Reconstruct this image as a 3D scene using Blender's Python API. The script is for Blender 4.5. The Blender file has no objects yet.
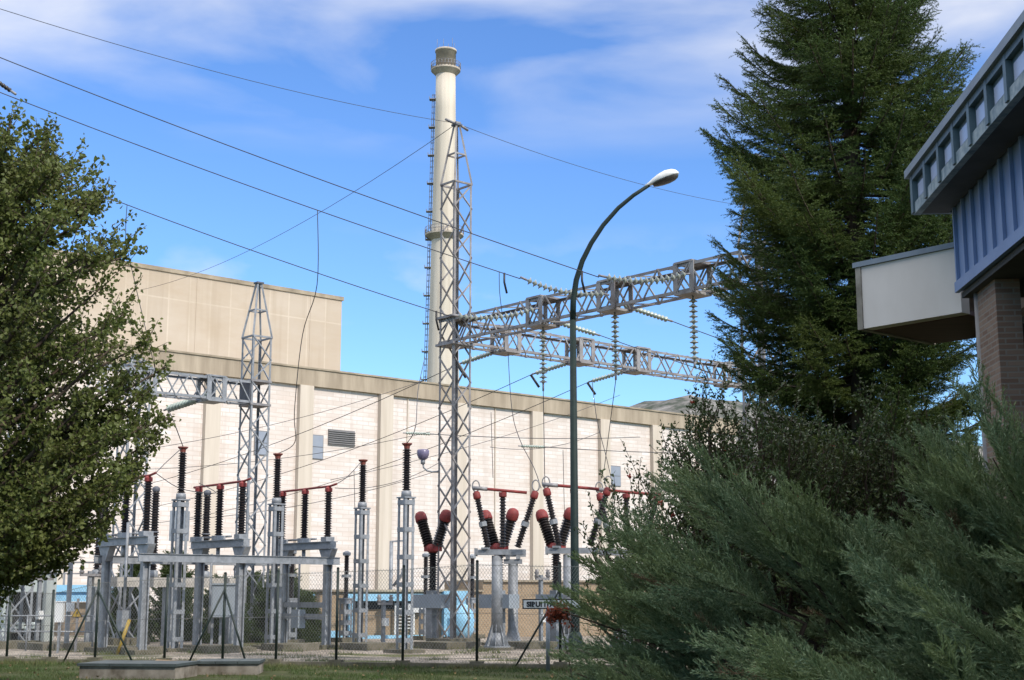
import bpy, math, random
import numpy as np
from mathutils import Vector, Matrix, Quaternion

# ------------------------------------------------------------------ camera, sky, sun, exposure
S = bpy.context.scene
COL = S.collection
F, PITCH, EYE = 1400.0, math.atan(255 / 1400.0), 1.6
CP, SP = math.cos(PITCH), math.sin(PITCH)
cam = bpy.data.objects.new("camera", bpy.data.cameras.new("camera"))
COL.objects.link(cam)
cam.location = (0, 0, EYE)
cam.rotation_euler = (math.pi / 2 + PITCH, 0, 0)
cam.data.sensor_width = 36.0
cam.data.lens = 36.0 * F / 1024.0
cam.data.clip_start = 0.1
cam.data.clip_end = 8000
S.camera = cam

SUN_AZ = Vector((0.68, -0.73)).normalized()      # horizontal direction towards the sun
SUN_EL = math.radians(38)
sun_dir = Vector((SUN_AZ.x * math.cos(SUN_EL), SUN_AZ.y * math.cos(SUN_EL), math.sin(SUN_EL)))
sun = bpy.data.objects.new("sun", bpy.data.lights.new("sun", 'SUN'))
COL.objects.link(sun)
sun.data.energy = 2.5
sun.data.angle = math.radians(0.5)
sun.data.color = (1.0, 0.94, 0.86)
sun.rotation_euler = (-sun_dir).to_track_quat('-Z', 'Y').to_euler()

W = bpy.data.worlds.new("World")
S.world = W
W.use_nodes = True
wn, wl = W.node_tree.nodes, W.node_tree.links
wn.clear()


def wnode(t, **kw):
    n = wn.new(t)
    for k, v in kw.items():
        setattr(n, k, v)
    return n


def wmath(op, a, b=None, clamp=False):
    n = wnode('ShaderNodeMath', operation=op, use_clamp=clamp)
    for i, v in enumerate((a, b)):
        if v is None:
            continue
        if isinstance(v, (int, float)):
            n.inputs[i].default_value = v
        else:
            wl.new(v, n.inputs[i])
    return n.outputs[0]


sky = wnode('ShaderNodeTexSky', sky_type='NISHITA')
sky.sun_disc = False
sky.sun_elevation = SUN_EL
sky.sun_rotation = math.atan2(SUN_AZ.x, SUN_AZ.y)
sky.altitude = 500
sky.air_density = 1.0
sky.dust_density = 0.3
sky.ozone_density = 2.6
hs = wnode('ShaderNodeHueSaturation')
hs.inputs['Saturation'].default_value = 1.1
hs.inputs['Hue'].default_value = 0.51
wl.new(sky.outputs[0], hs.inputs['Color'])
tint = wnode('ShaderNodeMix', data_type='RGBA', blend_type='MULTIPLY')
tint.inputs['Factor'].default_value = 1.0
tint.inputs['B'].default_value = (0.62, 0.80, 0.92, 1)
wl.new(hs.outputs[0], tint.inputs['A'])
tc = wnode('ShaderNodeTexCoord')
sep = wnode('ShaderNodeSeparateXYZ')
wl.new(tc.outputs['Generated'], sep.inputs[0])
zc = wmath('MAXIMUM', sep.outputs[2], 0.03)
cx = wmath('DIVIDE', sep.outputs[0], zc)
cy = wmath('DIVIDE', sep.outputs[1], zc)
comb = wnode('ShaderNodeCombineXYZ')
wl.new(cx, comb.inputs[0])
wl.new(cy, comb.inputs[1])
nz = wnode('ShaderNodeTexNoise')
nz.inputs['Scale'].default_value = 1.55
nz.inputs['Detail'].default_value = 7
nz.inputs['Roughness'].default_value = 0.48
nz.inputs['Distortion'].default_value = 0.35
mp = wnode('ShaderNodeMapping')
mp.inputs['Location'].default_value = (3.1, 0.55, 0)
wl.new(comb.outputs[0], mp.inputs[0])
wl.new(mp.outputs[0], nz.inputs['Vector'])
# cloud deck: thin in view, thickened above the frame as added fill, more to the right
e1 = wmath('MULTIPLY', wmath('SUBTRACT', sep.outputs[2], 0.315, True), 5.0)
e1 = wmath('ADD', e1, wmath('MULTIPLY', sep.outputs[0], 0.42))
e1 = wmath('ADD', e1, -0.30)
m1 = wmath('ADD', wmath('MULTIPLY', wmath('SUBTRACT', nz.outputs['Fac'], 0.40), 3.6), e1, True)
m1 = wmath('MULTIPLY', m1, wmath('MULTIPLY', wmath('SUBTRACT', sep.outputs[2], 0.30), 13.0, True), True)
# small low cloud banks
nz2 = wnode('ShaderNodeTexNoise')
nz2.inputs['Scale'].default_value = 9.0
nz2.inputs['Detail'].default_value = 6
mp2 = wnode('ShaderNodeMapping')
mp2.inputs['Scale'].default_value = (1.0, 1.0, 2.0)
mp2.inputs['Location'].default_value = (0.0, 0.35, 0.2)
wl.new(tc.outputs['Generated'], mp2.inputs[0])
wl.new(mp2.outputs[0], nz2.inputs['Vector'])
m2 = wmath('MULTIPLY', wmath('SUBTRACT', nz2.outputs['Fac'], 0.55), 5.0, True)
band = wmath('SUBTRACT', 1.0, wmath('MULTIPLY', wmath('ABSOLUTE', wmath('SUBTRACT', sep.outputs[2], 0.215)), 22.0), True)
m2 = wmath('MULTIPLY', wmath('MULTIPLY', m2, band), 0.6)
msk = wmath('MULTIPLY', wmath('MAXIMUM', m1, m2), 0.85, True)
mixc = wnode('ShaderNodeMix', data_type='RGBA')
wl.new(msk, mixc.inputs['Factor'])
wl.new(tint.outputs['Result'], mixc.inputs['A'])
cloud_fill_gain = wnode('ShaderNodeMapRange')  # added gain: unseen cloud above the frame brightened to lift the neutral fill light
cloud_fill_gain.inputs['From Min'].default_value = 0.40
cloud_fill_gain.inputs['From Max'].default_value = 0.62
cloud_fill_gain.inputs['To Min'].default_value = 1.0
cloud_fill_gain.inputs['To Max'].default_value = 2.3
wl.new(sep.outputs[2], cloud_fill_gain.inputs[0])
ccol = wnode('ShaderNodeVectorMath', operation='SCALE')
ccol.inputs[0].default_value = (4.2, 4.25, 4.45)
wl.new(cloud_fill_gain.outputs[0], ccol.inputs['Scale'])
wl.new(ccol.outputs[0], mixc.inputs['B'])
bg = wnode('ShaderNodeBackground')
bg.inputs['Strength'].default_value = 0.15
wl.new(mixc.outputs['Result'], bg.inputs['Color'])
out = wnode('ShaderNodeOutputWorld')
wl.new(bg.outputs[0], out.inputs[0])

S.view_settings.view_transform = 'Standard'
S.view_settings.look = 'None'
S.view_settings.exposure = 0.65
S.view_settings.gamma = 1.0
S.view_settings.use_curve_mapping = False
S.cycles.max_bounces = 6
S.cycles.transparent_max_bounces = 6

rnd = random.Random(7)
rng = np.random.default_rng(11)

# ------------------------------------------------------------------ placing helpers


def ray(px, py):
    xc, yc = (px - 512) / F, (340 - py) / F
    return Vector((xc, CP - yc * SP, SP + yc * CP))


def at(px, py, Y):
    d = ray(px, py)
    return Vector((0, 0, EYE)) + d * (Y / d.y)


def zat(py, Y):
    return at(512, py, Y).z


def plane_at(px, py, P0, n):
    d = ray(px, py)
    c = Vector((0, 0, EYE))
    return c + d * (n.dot(P0 - c) / n.dot(d))


def gnd(px, Y, z=0.0):
    """point of the ground at distance Y that is seen in column px"""
    for py in (640,):
        k = (z - EYE) / Y
        # solve py for z at Y
    yc = (k * CP - SP) / (CP + k * SP)
    py = 340 - yc * F
    return at(px, py, Y)


U = Vector((0.753, 0.658, 0)).normalized()     # along the big hall
V = Vector((0.658, -0.753, 0)).normalized()    # across it, towards the camera
ZV = Vector((0, 0, 1))
ANG_U = math.atan2(U.y, U.x)
ANG_V = math.atan2(V.y, V.x)

# ------------------------------------------------------------------ materials


def mat(name, a, b=None, scale=6.0, rough=0.7, metal=0.0, bump=0.0, stretch=(1, 1, 1), spec=0.4, detail=5, bscale=None):
    m = bpy.data.materials.new(name)
    m.use_nodes = True
    nt = m.node_tree
    bs = nt.nodes['Principled BSDF']
    bs.inputs['Roughness'].default_value = rough
    bs.inputs['Metallic'].default_value = metal
    bs.inputs['Specular IOR Level'].default_value = spec
    if b is None:
        b = tuple(c * 0.75 for c in a)
    t = nt.nodes.new('ShaderNodeTexCoord')
    mpn = nt.nodes.new('ShaderNodeMapping')
    mpn.inputs['Scale'].default_value = stretch
    n = nt.nodes.new('ShaderNodeTexNoise')
    n.inputs['Scale'].default_value = scale
    n.inputs['Detail'].default_value = detail
    n.inputs['Roughness'].default_value = 0.6
    r = nt.nodes.new('ShaderNodeValToRGB')
    r.color_ramp.elements[0].position = 0.33
    r.color_ramp.elements[0].color = (*b, 1)
    r.color_ramp.elements[1].position = 0.67
    r.color_ramp.elements[1].color = (*a, 1)
    nt.links.new(t.outputs['Object'], mpn.inputs[0])
    nt.links.new(mpn.outputs[0], n.inputs['Vector'])
    nt.links.new(n.outputs['Fac'], r.inputs[0])
    nt.links.new(r.outputs[0], bs.inputs['Base Color'])
    if bump:
        bp = nt.nodes.new('ShaderNodeBump')
        bp.inputs['Strength'].default_value = bump
        bp.inputs['Distance'].default_value = 0.02
        if bscale:
            n2 = nt.nodes.new('ShaderNodeTexNoise')
            n2.inputs['Scale'].default_value = bscale
            n2.inputs['Detail'].default_value = 4
            nt.links.new(mpn.outputs[0], n2.inputs['Vector'])
            nt.links.new(n2.outputs['Fac'], bp.inputs['Height'])
        else:
            nt.links.new(n.outputs['Fac'], bp.inputs['Height'])
        nt.links.new(bp.outputs[0], bs.inputs['Normal'])
    return m


def leafmat(name, a, b, c, rough=0.5, trans=0.25, clump=0.9):
    """leaf colour varies leaf by leaf and in slow patches of hue"""
    m = bpy.data.materials.new(name)
    m.use_nodes = True
    nt = m.node_tree
    bs = nt.nodes['Principled BSDF']
    bs.inputs['Roughness'].default_value = rough
    bs.inputs['Specular IOR Level'].default_value = 0.3
    g = nt.nodes.new('ShaderNodeNewGeometry')
    r = nt.nodes.new('ShaderNodeValToRGB')
    r.color_ramp.elements[0].color = (*a, 1)
    r.color_ramp.elements[1].color = (*b, 1)
    nt.links.new(g.outputs['Random Per Island'], r.inputs[0])
    n = nt.nodes.new('ShaderNodeTexNoise')
    n.inputs['Scale'].default_value = clump
    n.inputs['Detail'].default_value = 3
    nt.links.new(g.outputs['Position'], n.inputs['Vector'])
    r2 = nt.nodes.new('ShaderNodeValToRGB')
    r2.color_ramp.elements[0].position = 0.42
    r2.color_ramp.elements[0].color = (0, 0, 0, 1)
    r2.color_ramp.elements[1].position = 0.62
    r2.color_ramp.elements[1].color = (1, 1, 1, 1)
    nt.links.new(n.outputs['Fac'], r2.inputs[0])
    mx = nt.nodes.new('ShaderNodeMix')
    mx.data_type = 'RGBA'
    nt.links.new(r2.outputs[0], mx.inputs['Factor'])
    nt.links.new(r.outputs[0], mx.inputs['A'])
    mx.inputs['B'].default_value = (*c, 1)
    mx2 = nt.nodes.new('ShaderNodeMix')
    mx2.data_type = 'RGBA'
    mx2.inputs['Factor'].default_value = 0.5
    nt.links.new(r.outputs[0], mx2.inputs['A'])
    nt.links.new(mx.outputs['Result'], mx2.inputs['B'])
    nt.links.new(mx2.outputs['Result'], bs.inputs['Base Color'])
    if trans:
        tr = nt.nodes.new('ShaderNodeBsdfTranslucent')
        nt.links.new(mx2.outputs['Result'], tr.inputs['Color'])
        ms = nt.nodes.new('ShaderNodeMixShader')
        ms.inputs[0].default_value = trans
        nt.links.new(bs.outputs[0], ms.inputs[1])
        nt.links.new(tr.outputs[0], ms.inputs[2])
        nt.links.new(ms.outputs[0], nt.nodes['Material Output'].inputs[0])
    return m


def brickmat(name, c1, c2, mortar, bw, bh, msize, rough=0.85, offset=0.5, stain=None, stainamt=0.5, bump=0.2, sscale=0.18, sstretch=(1, 1, 3)):
    m = bpy.data.materials.new(name)
    m.use_nodes = True
    nt = m.node_tree
    bs = nt.nodes['Principled BSDF']
    bs.inputs['Roughness'].default_value = rough
    bs.inputs['Specular IOR Level'].default_value = 0.2
    t = nt.nodes.new('ShaderNodeTexCoord')
    sp_ = nt.nodes.new('ShaderNodeSeparateXYZ')
    nt.links.new(t.outputs['Object'], sp_.inputs[0])
    ad = nt.nodes.new('ShaderNodeMath')
    ad.operation = 'ADD'
    nt.links.new(sp_.outputs[0], ad.inputs[0])
    nt.links.new(sp_.outputs[1], ad.inputs[1])
    cb = nt.nodes.new('ShaderNodeCombineXYZ')
    nt.links.new(ad.outputs[0], cb.inputs[0])
    nt.links.new(sp_.outputs[2], cb.inputs[1])
    br = nt.nodes.new('ShaderNodeTexBrick')
    br.offset = offset
    br.inputs['Color1'].default_value = (*c1, 1)
    br.inputs['Color2'].default_value = (*c2, 1)
    br.inputs['Mortar'].default_value = (*mortar, 1)
    br.inputs['Scale'].default_value = 1.0
    br.inputs['Brick Width'].default_value = bw
    br.inputs['Row Height'].default_value = bh
    br.inputs['Mortar Size'].default_value = msize
    br.inputs['Mortar Smooth'].default_value = 0.3
    nt.links.new(cb.outputs[0], br.inputs['Vector'])
    colour = br.outputs['Color']
    if stain:
        mpn = nt.nodes.new('ShaderNodeMapping')
        mpn.inputs['Scale'].default_value = sstretch
        n = nt.nodes.new('ShaderNodeTexNoise')
        n.inputs['Scale'].default_value = sscale
        n.inputs['Detail'].default_value = 8
        n.inputs['Roughness'].default_value = 0.65
        nt.links.new(t.outputs['Object'], mpn.inputs[0])
        nt.links.new(mpn.outputs[0], n.inputs['Vector'])
        r = nt.nodes.new('ShaderNodeValToRGB')
        r.color_ramp.elements[0].position = 0.4
        r.color_ramp.elements[0].color = (0, 0, 0, 1)
        r.color_ramp.elements[1].position = 0.72
        r.color_ramp.elements[1].color = (stainamt,) * 3 + (1,)
        nt.links.new(n.outputs['Fac'], r.inputs[0])
        mx = nt.nodes.new('ShaderNodeMix')
        mx.data_type = 'RGBA'
        nt.links.new(r.outputs[0], mx.inputs['Factor'])
        nt.links.new(colour, mx.inputs['A'])
        mx.inputs['B'].default_value = (*stain, 1)
        colour = mx.outputs['Result']
        # rain streaks running down the face
        mp3 = nt.nodes.new('ShaderNodeMapping')
        mp3.inputs['Scale'].default_value = (1.3, 1.3, 0.07)
        n3 = nt.nodes.new('ShaderNodeTexNoise')
        n3.inputs['Scale'].default_value = 0.9
        n3.inputs['Detail'].default_value = 7
        nt.links.new(t.outputs['Object'], mp3.inputs[0])
        nt.links.new(mp3.outputs[0], n3.inputs['Vector'])
        r3 = nt.nodes.new('ShaderNodeValToRGB')
        r3.color_ramp.elements[0].position = 0.52
        r3.color_ramp.elements[0].color = (0, 0, 0, 1)
        r3.color_ramp.elements[1].position = 0.78
        r3.color_ramp.elements[1].color = (0.6, 0.6, 0.6, 1)
        nt.links.new(n3.outputs['Fac'], r3.inputs[0])
        mx3 = nt.nodes.new('ShaderNodeMix')
        mx3.data_type = 'RGBA'
        nt.links.new(r3.outputs[0], mx3.inputs['Factor'])
        nt.links.new(colour, mx3.inputs['A'])
        mx3.inputs['B'].default_value = (stain[0] * 0.82, stain[1] * 0.82, stain[2] * 0.82, 1)
        colour = mx3.outputs['Result']
    nt.links.new(colour, bs.inputs['Base Color'])
    if bump:
        bp = nt.nodes.new('ShaderNodeBump')
        bp.inputs['Strength'].default_value = bump
        bp.inputs['Distance'].default_value = 0.02
        bp.invert = True
        nt.links.new(br.outputs['Fac'], bp.inputs['Height'])
        nt.links.new(bp.outputs[0], bs.inputs['Normal'])
    return m


M = {}
M['steel'] = mat('galvanised_steel', (0.28, 0.29, 0.305), (0.17, 0.18, 0.19), 5, 0.55, 0.25, 0.1)
M['steel_dark'] = mat('weathered_steel', (0.27, 0.26, 0.26), (0.15, 0.14, 0.14), 4, 0.6, 0.2, 0.1)
M['girder'] = mat('rusting_galvanised_steel', (0.30, 0.285, 0.275), (0.17, 0.145, 0.135), 2.5, 0.6, 0.2, 0.1)
M['plate'] = mat('dark_grey_plate', (0.10, 0.105, 0.12), (0.07, 0.075, 0.09), 4, 0.6)
M['porcelain'] = mat('brown_black_porcelain', (0.022, 0.016, 0.015), (0.012, 0.010, 0.010), 8, 0.35, 0, 0, spec=0.35)
M['red'] = mat('faded_red_paint', (0.24, 0.032, 0.027), (0.13, 0.022, 0.02), 6, 0.65, 0, 0.05)
M['rust'] = mat('rusty_cap', (0.20, 0.045, 0.03), (0.12, 0.03, 0.02), 12, 0.6)
M['glass_disc'] = mat('pale_glass_disc', (0.29, 0.31, 0.265), (0.17, 0.185, 0.16), 10, 0.3, 0, 0, spec=0.6)
M['green_disc'] = mat('green_glass_disc', (0.33, 0.38, 0.32), (0.18, 0.22, 0.19), 10, 0.25, 0, 0, spec=0.6)
M['wire'] = mat('weathered_cable', (0.055, 0.055, 0.06), (0.035, 0.035, 0.04), 3, 0.6, 0.3)
M['concrete'] = mat('rough_concrete', (0.42, 0.39, 0.35), (0.27, 0.25, 0.22), 3, 0.9, 0, 0.4, spec=0.2)
M['footing'] = mat('mossy_concrete', (0.17, 0.15, 0.115), (0.075, 0.07, 0.045), 2.6, 0.95, 0, 0.6, spec=0.1)
M['lamp_green'] = mat('dark_green_pole_paint', (0.014, 0.026, 0.023), (0.009, 0.018, 0.016), 4, 0.6, spec=0.2)
M['fence_green'] = mat('dark_green_fence_paint', (0.012, 0.024, 0.018), (0.008, 0.015, 0.012), 5, 0.5)
M['mesh_wire'] = mat('dull_zinc_wire', (0.24, 0.24, 0.22), (0.15, 0.15, 0.14), 3, 0.6, 0.3)
M['lamp_white'] = mat('off_white_housing', (0.62, 0.61, 0.58), (0.52, 0.51, 0.48), 4, 0.4)
M['lens'] = mat('dusty_dark_lens', (0.07, 0.06, 0.05), (0.035, 0.03, 0.026), 6, 0.3)
M['lilac'] = mat('lilac_grey_plastic', (0.17, 0.145, 0.22), (0.11, 0.095, 0.15), 5, 0.3)
M['white'] = mat('white_enamel', (0.66, 0.66, 0.64), (0.55, 0.55, 0.53), 5, 0.4)
M['black'] = mat('black_paint', (0.012, 0.012, 0.014), (0.02, 0.02, 0.02), 5, 0.5)
M['yellow'] = mat('yellow_paint', (0.36, 0.24, 0.035), (0.27, 0.18, 0.03), 5, 0.5)
M['blue'] = mat('pale_blue_paint', (0.27, 0.50, 0.66), (0.20, 0.41, 0.56), 2, 0.5)
M['cab_grey'] = mat('grey_cabinet_paint', (0.27, 0.30, 0.33), (0.22, 0.25, 0.28), 2, 0.5)
M['pale_green'] = mat('pale_green_sheet', (0.46, 0.50, 0.47), (0.36, 0.40, 0.38), 1.2, 0.55)
M['void'] = mat('dark_recess', (0.03, 0.03, 0.032), (0.02, 0.02, 0.022), 2, 0.7)
M['bark'] = mat('brown_bark', (0.10, 0.075, 0.055), (0.05, 0.038, 0.028), 8, 0.95, 0, 0.8, (1, 1, 0.25), spec=0.1)
M['twig'] = mat('thin_brown_twig', (0.085, 0.06, 0.042), (0.045, 0.032, 0.024), 12, 0.9, spec=0.1)
M['hallwall'] = brickmat('white_painted_brick', (0.70, 0.635, 0.585), (0.60, 0.535, 0.48), (0.53, 0.46, 0.40), 1.15, 0.34, 0.035, 0.9, 0.5, (0.54, 0.445, 0.375), 0.95, 0.15, 0.3, (1, 1, 5))
M['band'] = mat('stained_tan_concrete', (0.40, 0.33, 0.245), (0.255, 0.205, 0.148), 0.8, 0.9, 0, 0.2, (1.6, 1.6, 0.22), spec=0.2, detail=9)
M['pilaster'] = mat('tan_concrete_pilaster', (0.57, 0.495, 0.41), (0.47, 0.40, 0.32), 0.9, 0.9, 0, 0.1, (2.2, 2.2, 0.12), spec=0.2, detail=8)
M['block'] = brickmat('buff_concrete_panels', (0.47, 0.395, 0.315), (0.43, 0.36, 0.285), (0.52, 0.445, 0.355), 1.95, 6.5, 0.07, 0.9, 0.0, (0.40, 0.315, 0.225), 0.9, 0.1, 0.12, (1, 1, 2.6))
M['coping'] = mat('weathered_coping', (0.36, 0.30, 0.22), (0.22, 0.18, 0.13), 0.8, 0.9, spec=0.2)
M['stack'] = mat('pale_concrete_shaft', (0.62, 0.55, 0.45), (0.45, 0.39, 0.31), 0.5, 0.9, 0, 0.1, (1.6, 1.6, 0.08), spec=0.2, detail=8)
M['stack_top'] = mat('sooty_concrete', (0.52, 0.45, 0.36), (0.33, 0.28, 0.23), 0.9, 0.9, spec=0.2, detail=8)
M['tanbrick'] = brickmat('tan_brick', (0.34, 0.245, 0.155), (0.28, 0.20, 0.125), (0.33, 0.27, 0.20), 0.24, 0.075, 0.012, 0.9, 0.5, (0.24, 0.17, 0.10), 0.6, 0.2, 0.8)
M['housebrick'] = brickmat('brown_house_brick', (0.16, 0.10, 0.072), (0.22, 0.155, 0.115), (0.20, 0.17, 0.14), 0.25, 0.07, 0.012, 0.9, 0.5, None, 0.5, 0.3)
M['cladding'] = mat('slate_blue_sheet', (0.16, 0.235, 0.40), (0.135, 0.20, 0.35), 1.5, 0.5)
M['bluegreen'] = mat('weathered_blue_green_frame', (0.085, 0.135, 0.165), (0.055, 0.09, 0.11), 3, 0.5, 0, 0.1)
M['flaking'] = mat('flaking_blue_green_sill', (0.30, 0.35, 0.36), (0.08, 0.13, 0.16), 7, 0.6, 0, 0.3, detail=8)
M['roofgrey'] = mat('blue_grey_roof_edge', (0.20, 0.235, 0.27), (0.15, 0.175, 0.205), 2, 0.5)
M['soffit'] = mat('dark_boarded_soffit', (0.085, 0.08, 0.075), (0.05, 0.047, 0.045), 1.5, 0.8)
M['woodsoffit'] = mat('red_brown_timber', (0.10, 0.045, 0.032), (0.06, 0.028, 0.02), 3, 0.7, 0, 0.2, (0.3, 6, 1))
M['render'] = mat('stained_off_white_render', (0.66, 0.60, 0.54), (0.58, 0.52, 0.46), 1.1, 0.9, 0, 0.1, (1, 1, 0.5), spec=0.2, detail=8)
M['renderedge'] = mat('mossy_render_edge', (0.33, 0.30, 0.25), (0.18, 0.16, 0.13), 3, 0.9, spec=0.2)
M['pipe'] = mat('grey_pipe', (0.20, 0.185, 0.175), (0.15, 0.14, 0.13), 4, 0.5)
M['windowblue'] = mat('blue_grey_window_panel', (0.27, 0.29, 0.33), (0.23, 0.25, 0.29), 0.8, 0.35)
M['louvre'] = mat('grey_louvre', (0.19, 0.18, 0.175), (0.14, 0.135, 0.13), 1, 0.6)


def glassmat(name, col, rough):
    m = bpy.data.materials.new(name)
    m.use_nodes = True
    b = m.node_tree.nodes['Principled BSDF']
    b.inputs['Roughness'].default_value = rough
    b.inputs['Base Color'].default_value = (*col, 1)
    b.inputs['Specular IOR Level'].default_value = 0.8
    return m


M['pane'] = glassmat('sky_reflection_pane', (0.36, 0.40, 0.52), 0.25)  # pale tone is the sky's reflection painted into the base colour
M['darkpane'] = glassmat('dark_window_pane', (0.02, 0.02, 0.022), 0.08)


# ground materials
def groundmat(name, stops, scale, vor=None, bump=0.6, patch=None):
    m = bpy.data.materials.new(name)
    m.use_nodes = True
    nt = m.node_tree
    bs = nt.nodes['Principled BSDF']
    bs.inputs['Roughness'].default_value = 0.95
    bs.inputs['Specular IOR Level'].default_value = 0.1
    t = nt.nodes.new('ShaderNodeTexCoord')
    n = nt.nodes.new('ShaderNodeTexNoise')
    n.inputs['Scale'].default_value = scale
    n.inputs['Detail'].default_value = 9
    n.inputs['Roughness'].default_value = 0.7
    nt.links.new(t.outputs['Object'], n.inputs['Vector'])
    r = nt.nodes.new('ShaderNodeValToRGB')
    els = r.color_ramp.elements
    els[0].position, els[0].color = stops[0][0], (*stops[0][1], 1)
    els[1].position, els[1].color = stops[-1][0], (*stops[-1][1], 1)
    for p, c in stops[1:-1]:
        e = els.new(p)
        e.color = (*c, 1)
    nt.links.new(n.outputs['Fac'], r.inputs[0])
    colour = r.outputs[0]
    h = n.outputs['Fac']
    if vor:
        v = nt.nodes.new('ShaderNodeTexVoronoi')
        v.inputs['Scale'].default_value = vor
        nt.links.new(t.outputs['Object'], v.inputs['Vector'])
        hv = nt.nodes.new('ShaderNodeHueSaturation')
        sepc = nt.nodes.new('ShaderNodeSeparateColor')
        nt.links.new(v.outputs['Color'], sepc.inputs[0])
        mr = nt.nodes.new('ShaderNodeMapRange')
        mr.inputs['To Min'].default_value = 0.5
        mr.inputs['To Max'].default_value = 1.5
        nt.links.new(sepc.outputs[0], mr.inputs[0])
        nt.links.new(mr.outputs[0], hv.inputs['Value'])
        nt.links.new(colour, hv.inputs['Color'])
        colour = hv.outputs[0]
        h = v.outputs['Distance']
    if patch:
        n2 = nt.nodes.new('ShaderNodeTexNoise')
        n2.inputs['Scale'].default_value = patch[0]
        n2.inputs['Detail'].default_value = 6
        nt.links.new(t.outputs['Object'], n2.inputs['Vector'])
        r2 = nt.nodes.new('ShaderNodeValToRGB')
        r2.color_ramp.elements[0].position = patch[1]
        r2.color_ramp.elements[1].position = patch[1] + 0.08
        nt.links.new(n2.outputs['Fac'], r2.inputs[0])
        mx = nt.nodes.new('ShaderNodeMix')
        mx.data_type = 'RGBA'
        nt.links.new(r2.outputs[0], mx.inputs['Factor'])
        nt.links.new(colour, mx.inputs['A'])
        mx.inputs['B'].default_value = (*patch[2], 1)
        colour = mx.outputs['Result']
    nt.links.new(colour, bs.inputs['Base Color'])
    bp = nt.nodes.new('ShaderNodeBump')
    bp.inputs['Strength'].default_value = bump
    bp.inputs['Distance'].default_value = 0.03
    nt.links.new(h, bp.inputs['Height'])
    nt.links.new(bp.outputs[0], bs.inputs['Normal'])
    return m


M['turf'] = groundmat('turf_soil', [(0.3, (0.045, 0.038, 0.022)), (0.5, (0.045, 0.055, 0.02)), (0.7, (0.085, 0.072, 0.04))], 1.4)
M['gravel'] = groundmat('pale_gravel', [(0.35, (0.15, 0.125, 0.10)), (0.65, (0.33, 0.285, 0.235))], 0.6, 14.0, 0.8, (0.35, 0.56, (0.085, 0.09, 0.035)))
M['hill'] = groundmat('scrubby_limestone', [(0.4, (0.045, 0.055, 0.04)), (0.5, (0.12, 0.115, 0.105)), (0.66, (0.24, 0.225, 0.21))], 0.035, None, 0.2)
M['grass'] = leafmat('lawn_grass', (0.028, 0.058, 0.010), (0.058, 0.092, 0.020), (0.085, 0.078, 0.030), 0.6, 0.2, 1.3)
M['poplar'] = leafmat('poplar_leaf', (0.065, 0.090, 0.019), (0.15, 0.178, 0.05), (0.125, 0.132, 0.036), 0.5, 0.42, 0.8)
M['spruce'] = leafmat('spruce_needle', (0.032, 0.060, 0.013), (0.068, 0.106, 0.022), (0.100, 0.122, 0.021), 0.55, 0.25, 0.55)
M['juniper'] = leafmat('juniper_scale_leaf', (0.070, 0.115, 0.048), (0.245, 0.305, 0.165), (0.19, 0.225, 0.07), 0.6, 0.14, 1.5)
M['deadjun'] = leafmat('dead_brown_juniper', (0.12, 0.075, 0.04), (0.20, 0.13, 0.07), (0.15, 0.10, 0.06), 0.8, 0.1, 2)
M['shrub'] = leafmat('evergreen_shrub_leaf', (0.035, 0.060, 0.018), (0.080, 0.110, 0.032), (0.070, 0.070, 0.024), 0.4, 0.2, 1.2)
M['cypress'] = leafmat('cypress_foliage', (0.035, 0.062, 0.018), (0.075, 0.11, 0.032), (0.06, 0.08, 0.022), 0.6, 0.25, 1.0)
M['berry'] = mat('orange_red_berry', (0.42, 0.05, 0.018), (0.30, 0.03, 0.012), 20, 0.35)
M['redleaf'] = leafmat('russet_leaf', (0.20, 0.035, 0.015), (0.30, 0.07, 0.03), (0.16, 0.04, 0.02), 0.5, 0.25, 3)
M['weed'] = leafmat('weed_leaf', (0.05, 0.08, 0.02), (0.12, 0.13, 0.045), (0.13, 0.11, 0.05), 0.6, 0.2, 1.0)

# ------------------------------------------------------------------ mesh builder


def basis(d):
    d = d.normalized()
    up = ZV if abs(d.z) < 0.95 else Vector((1, 0, 0))
    a = d.cross(up).normalized()
    b = a.cross(d).normalized()
    return d, a, b


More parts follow.
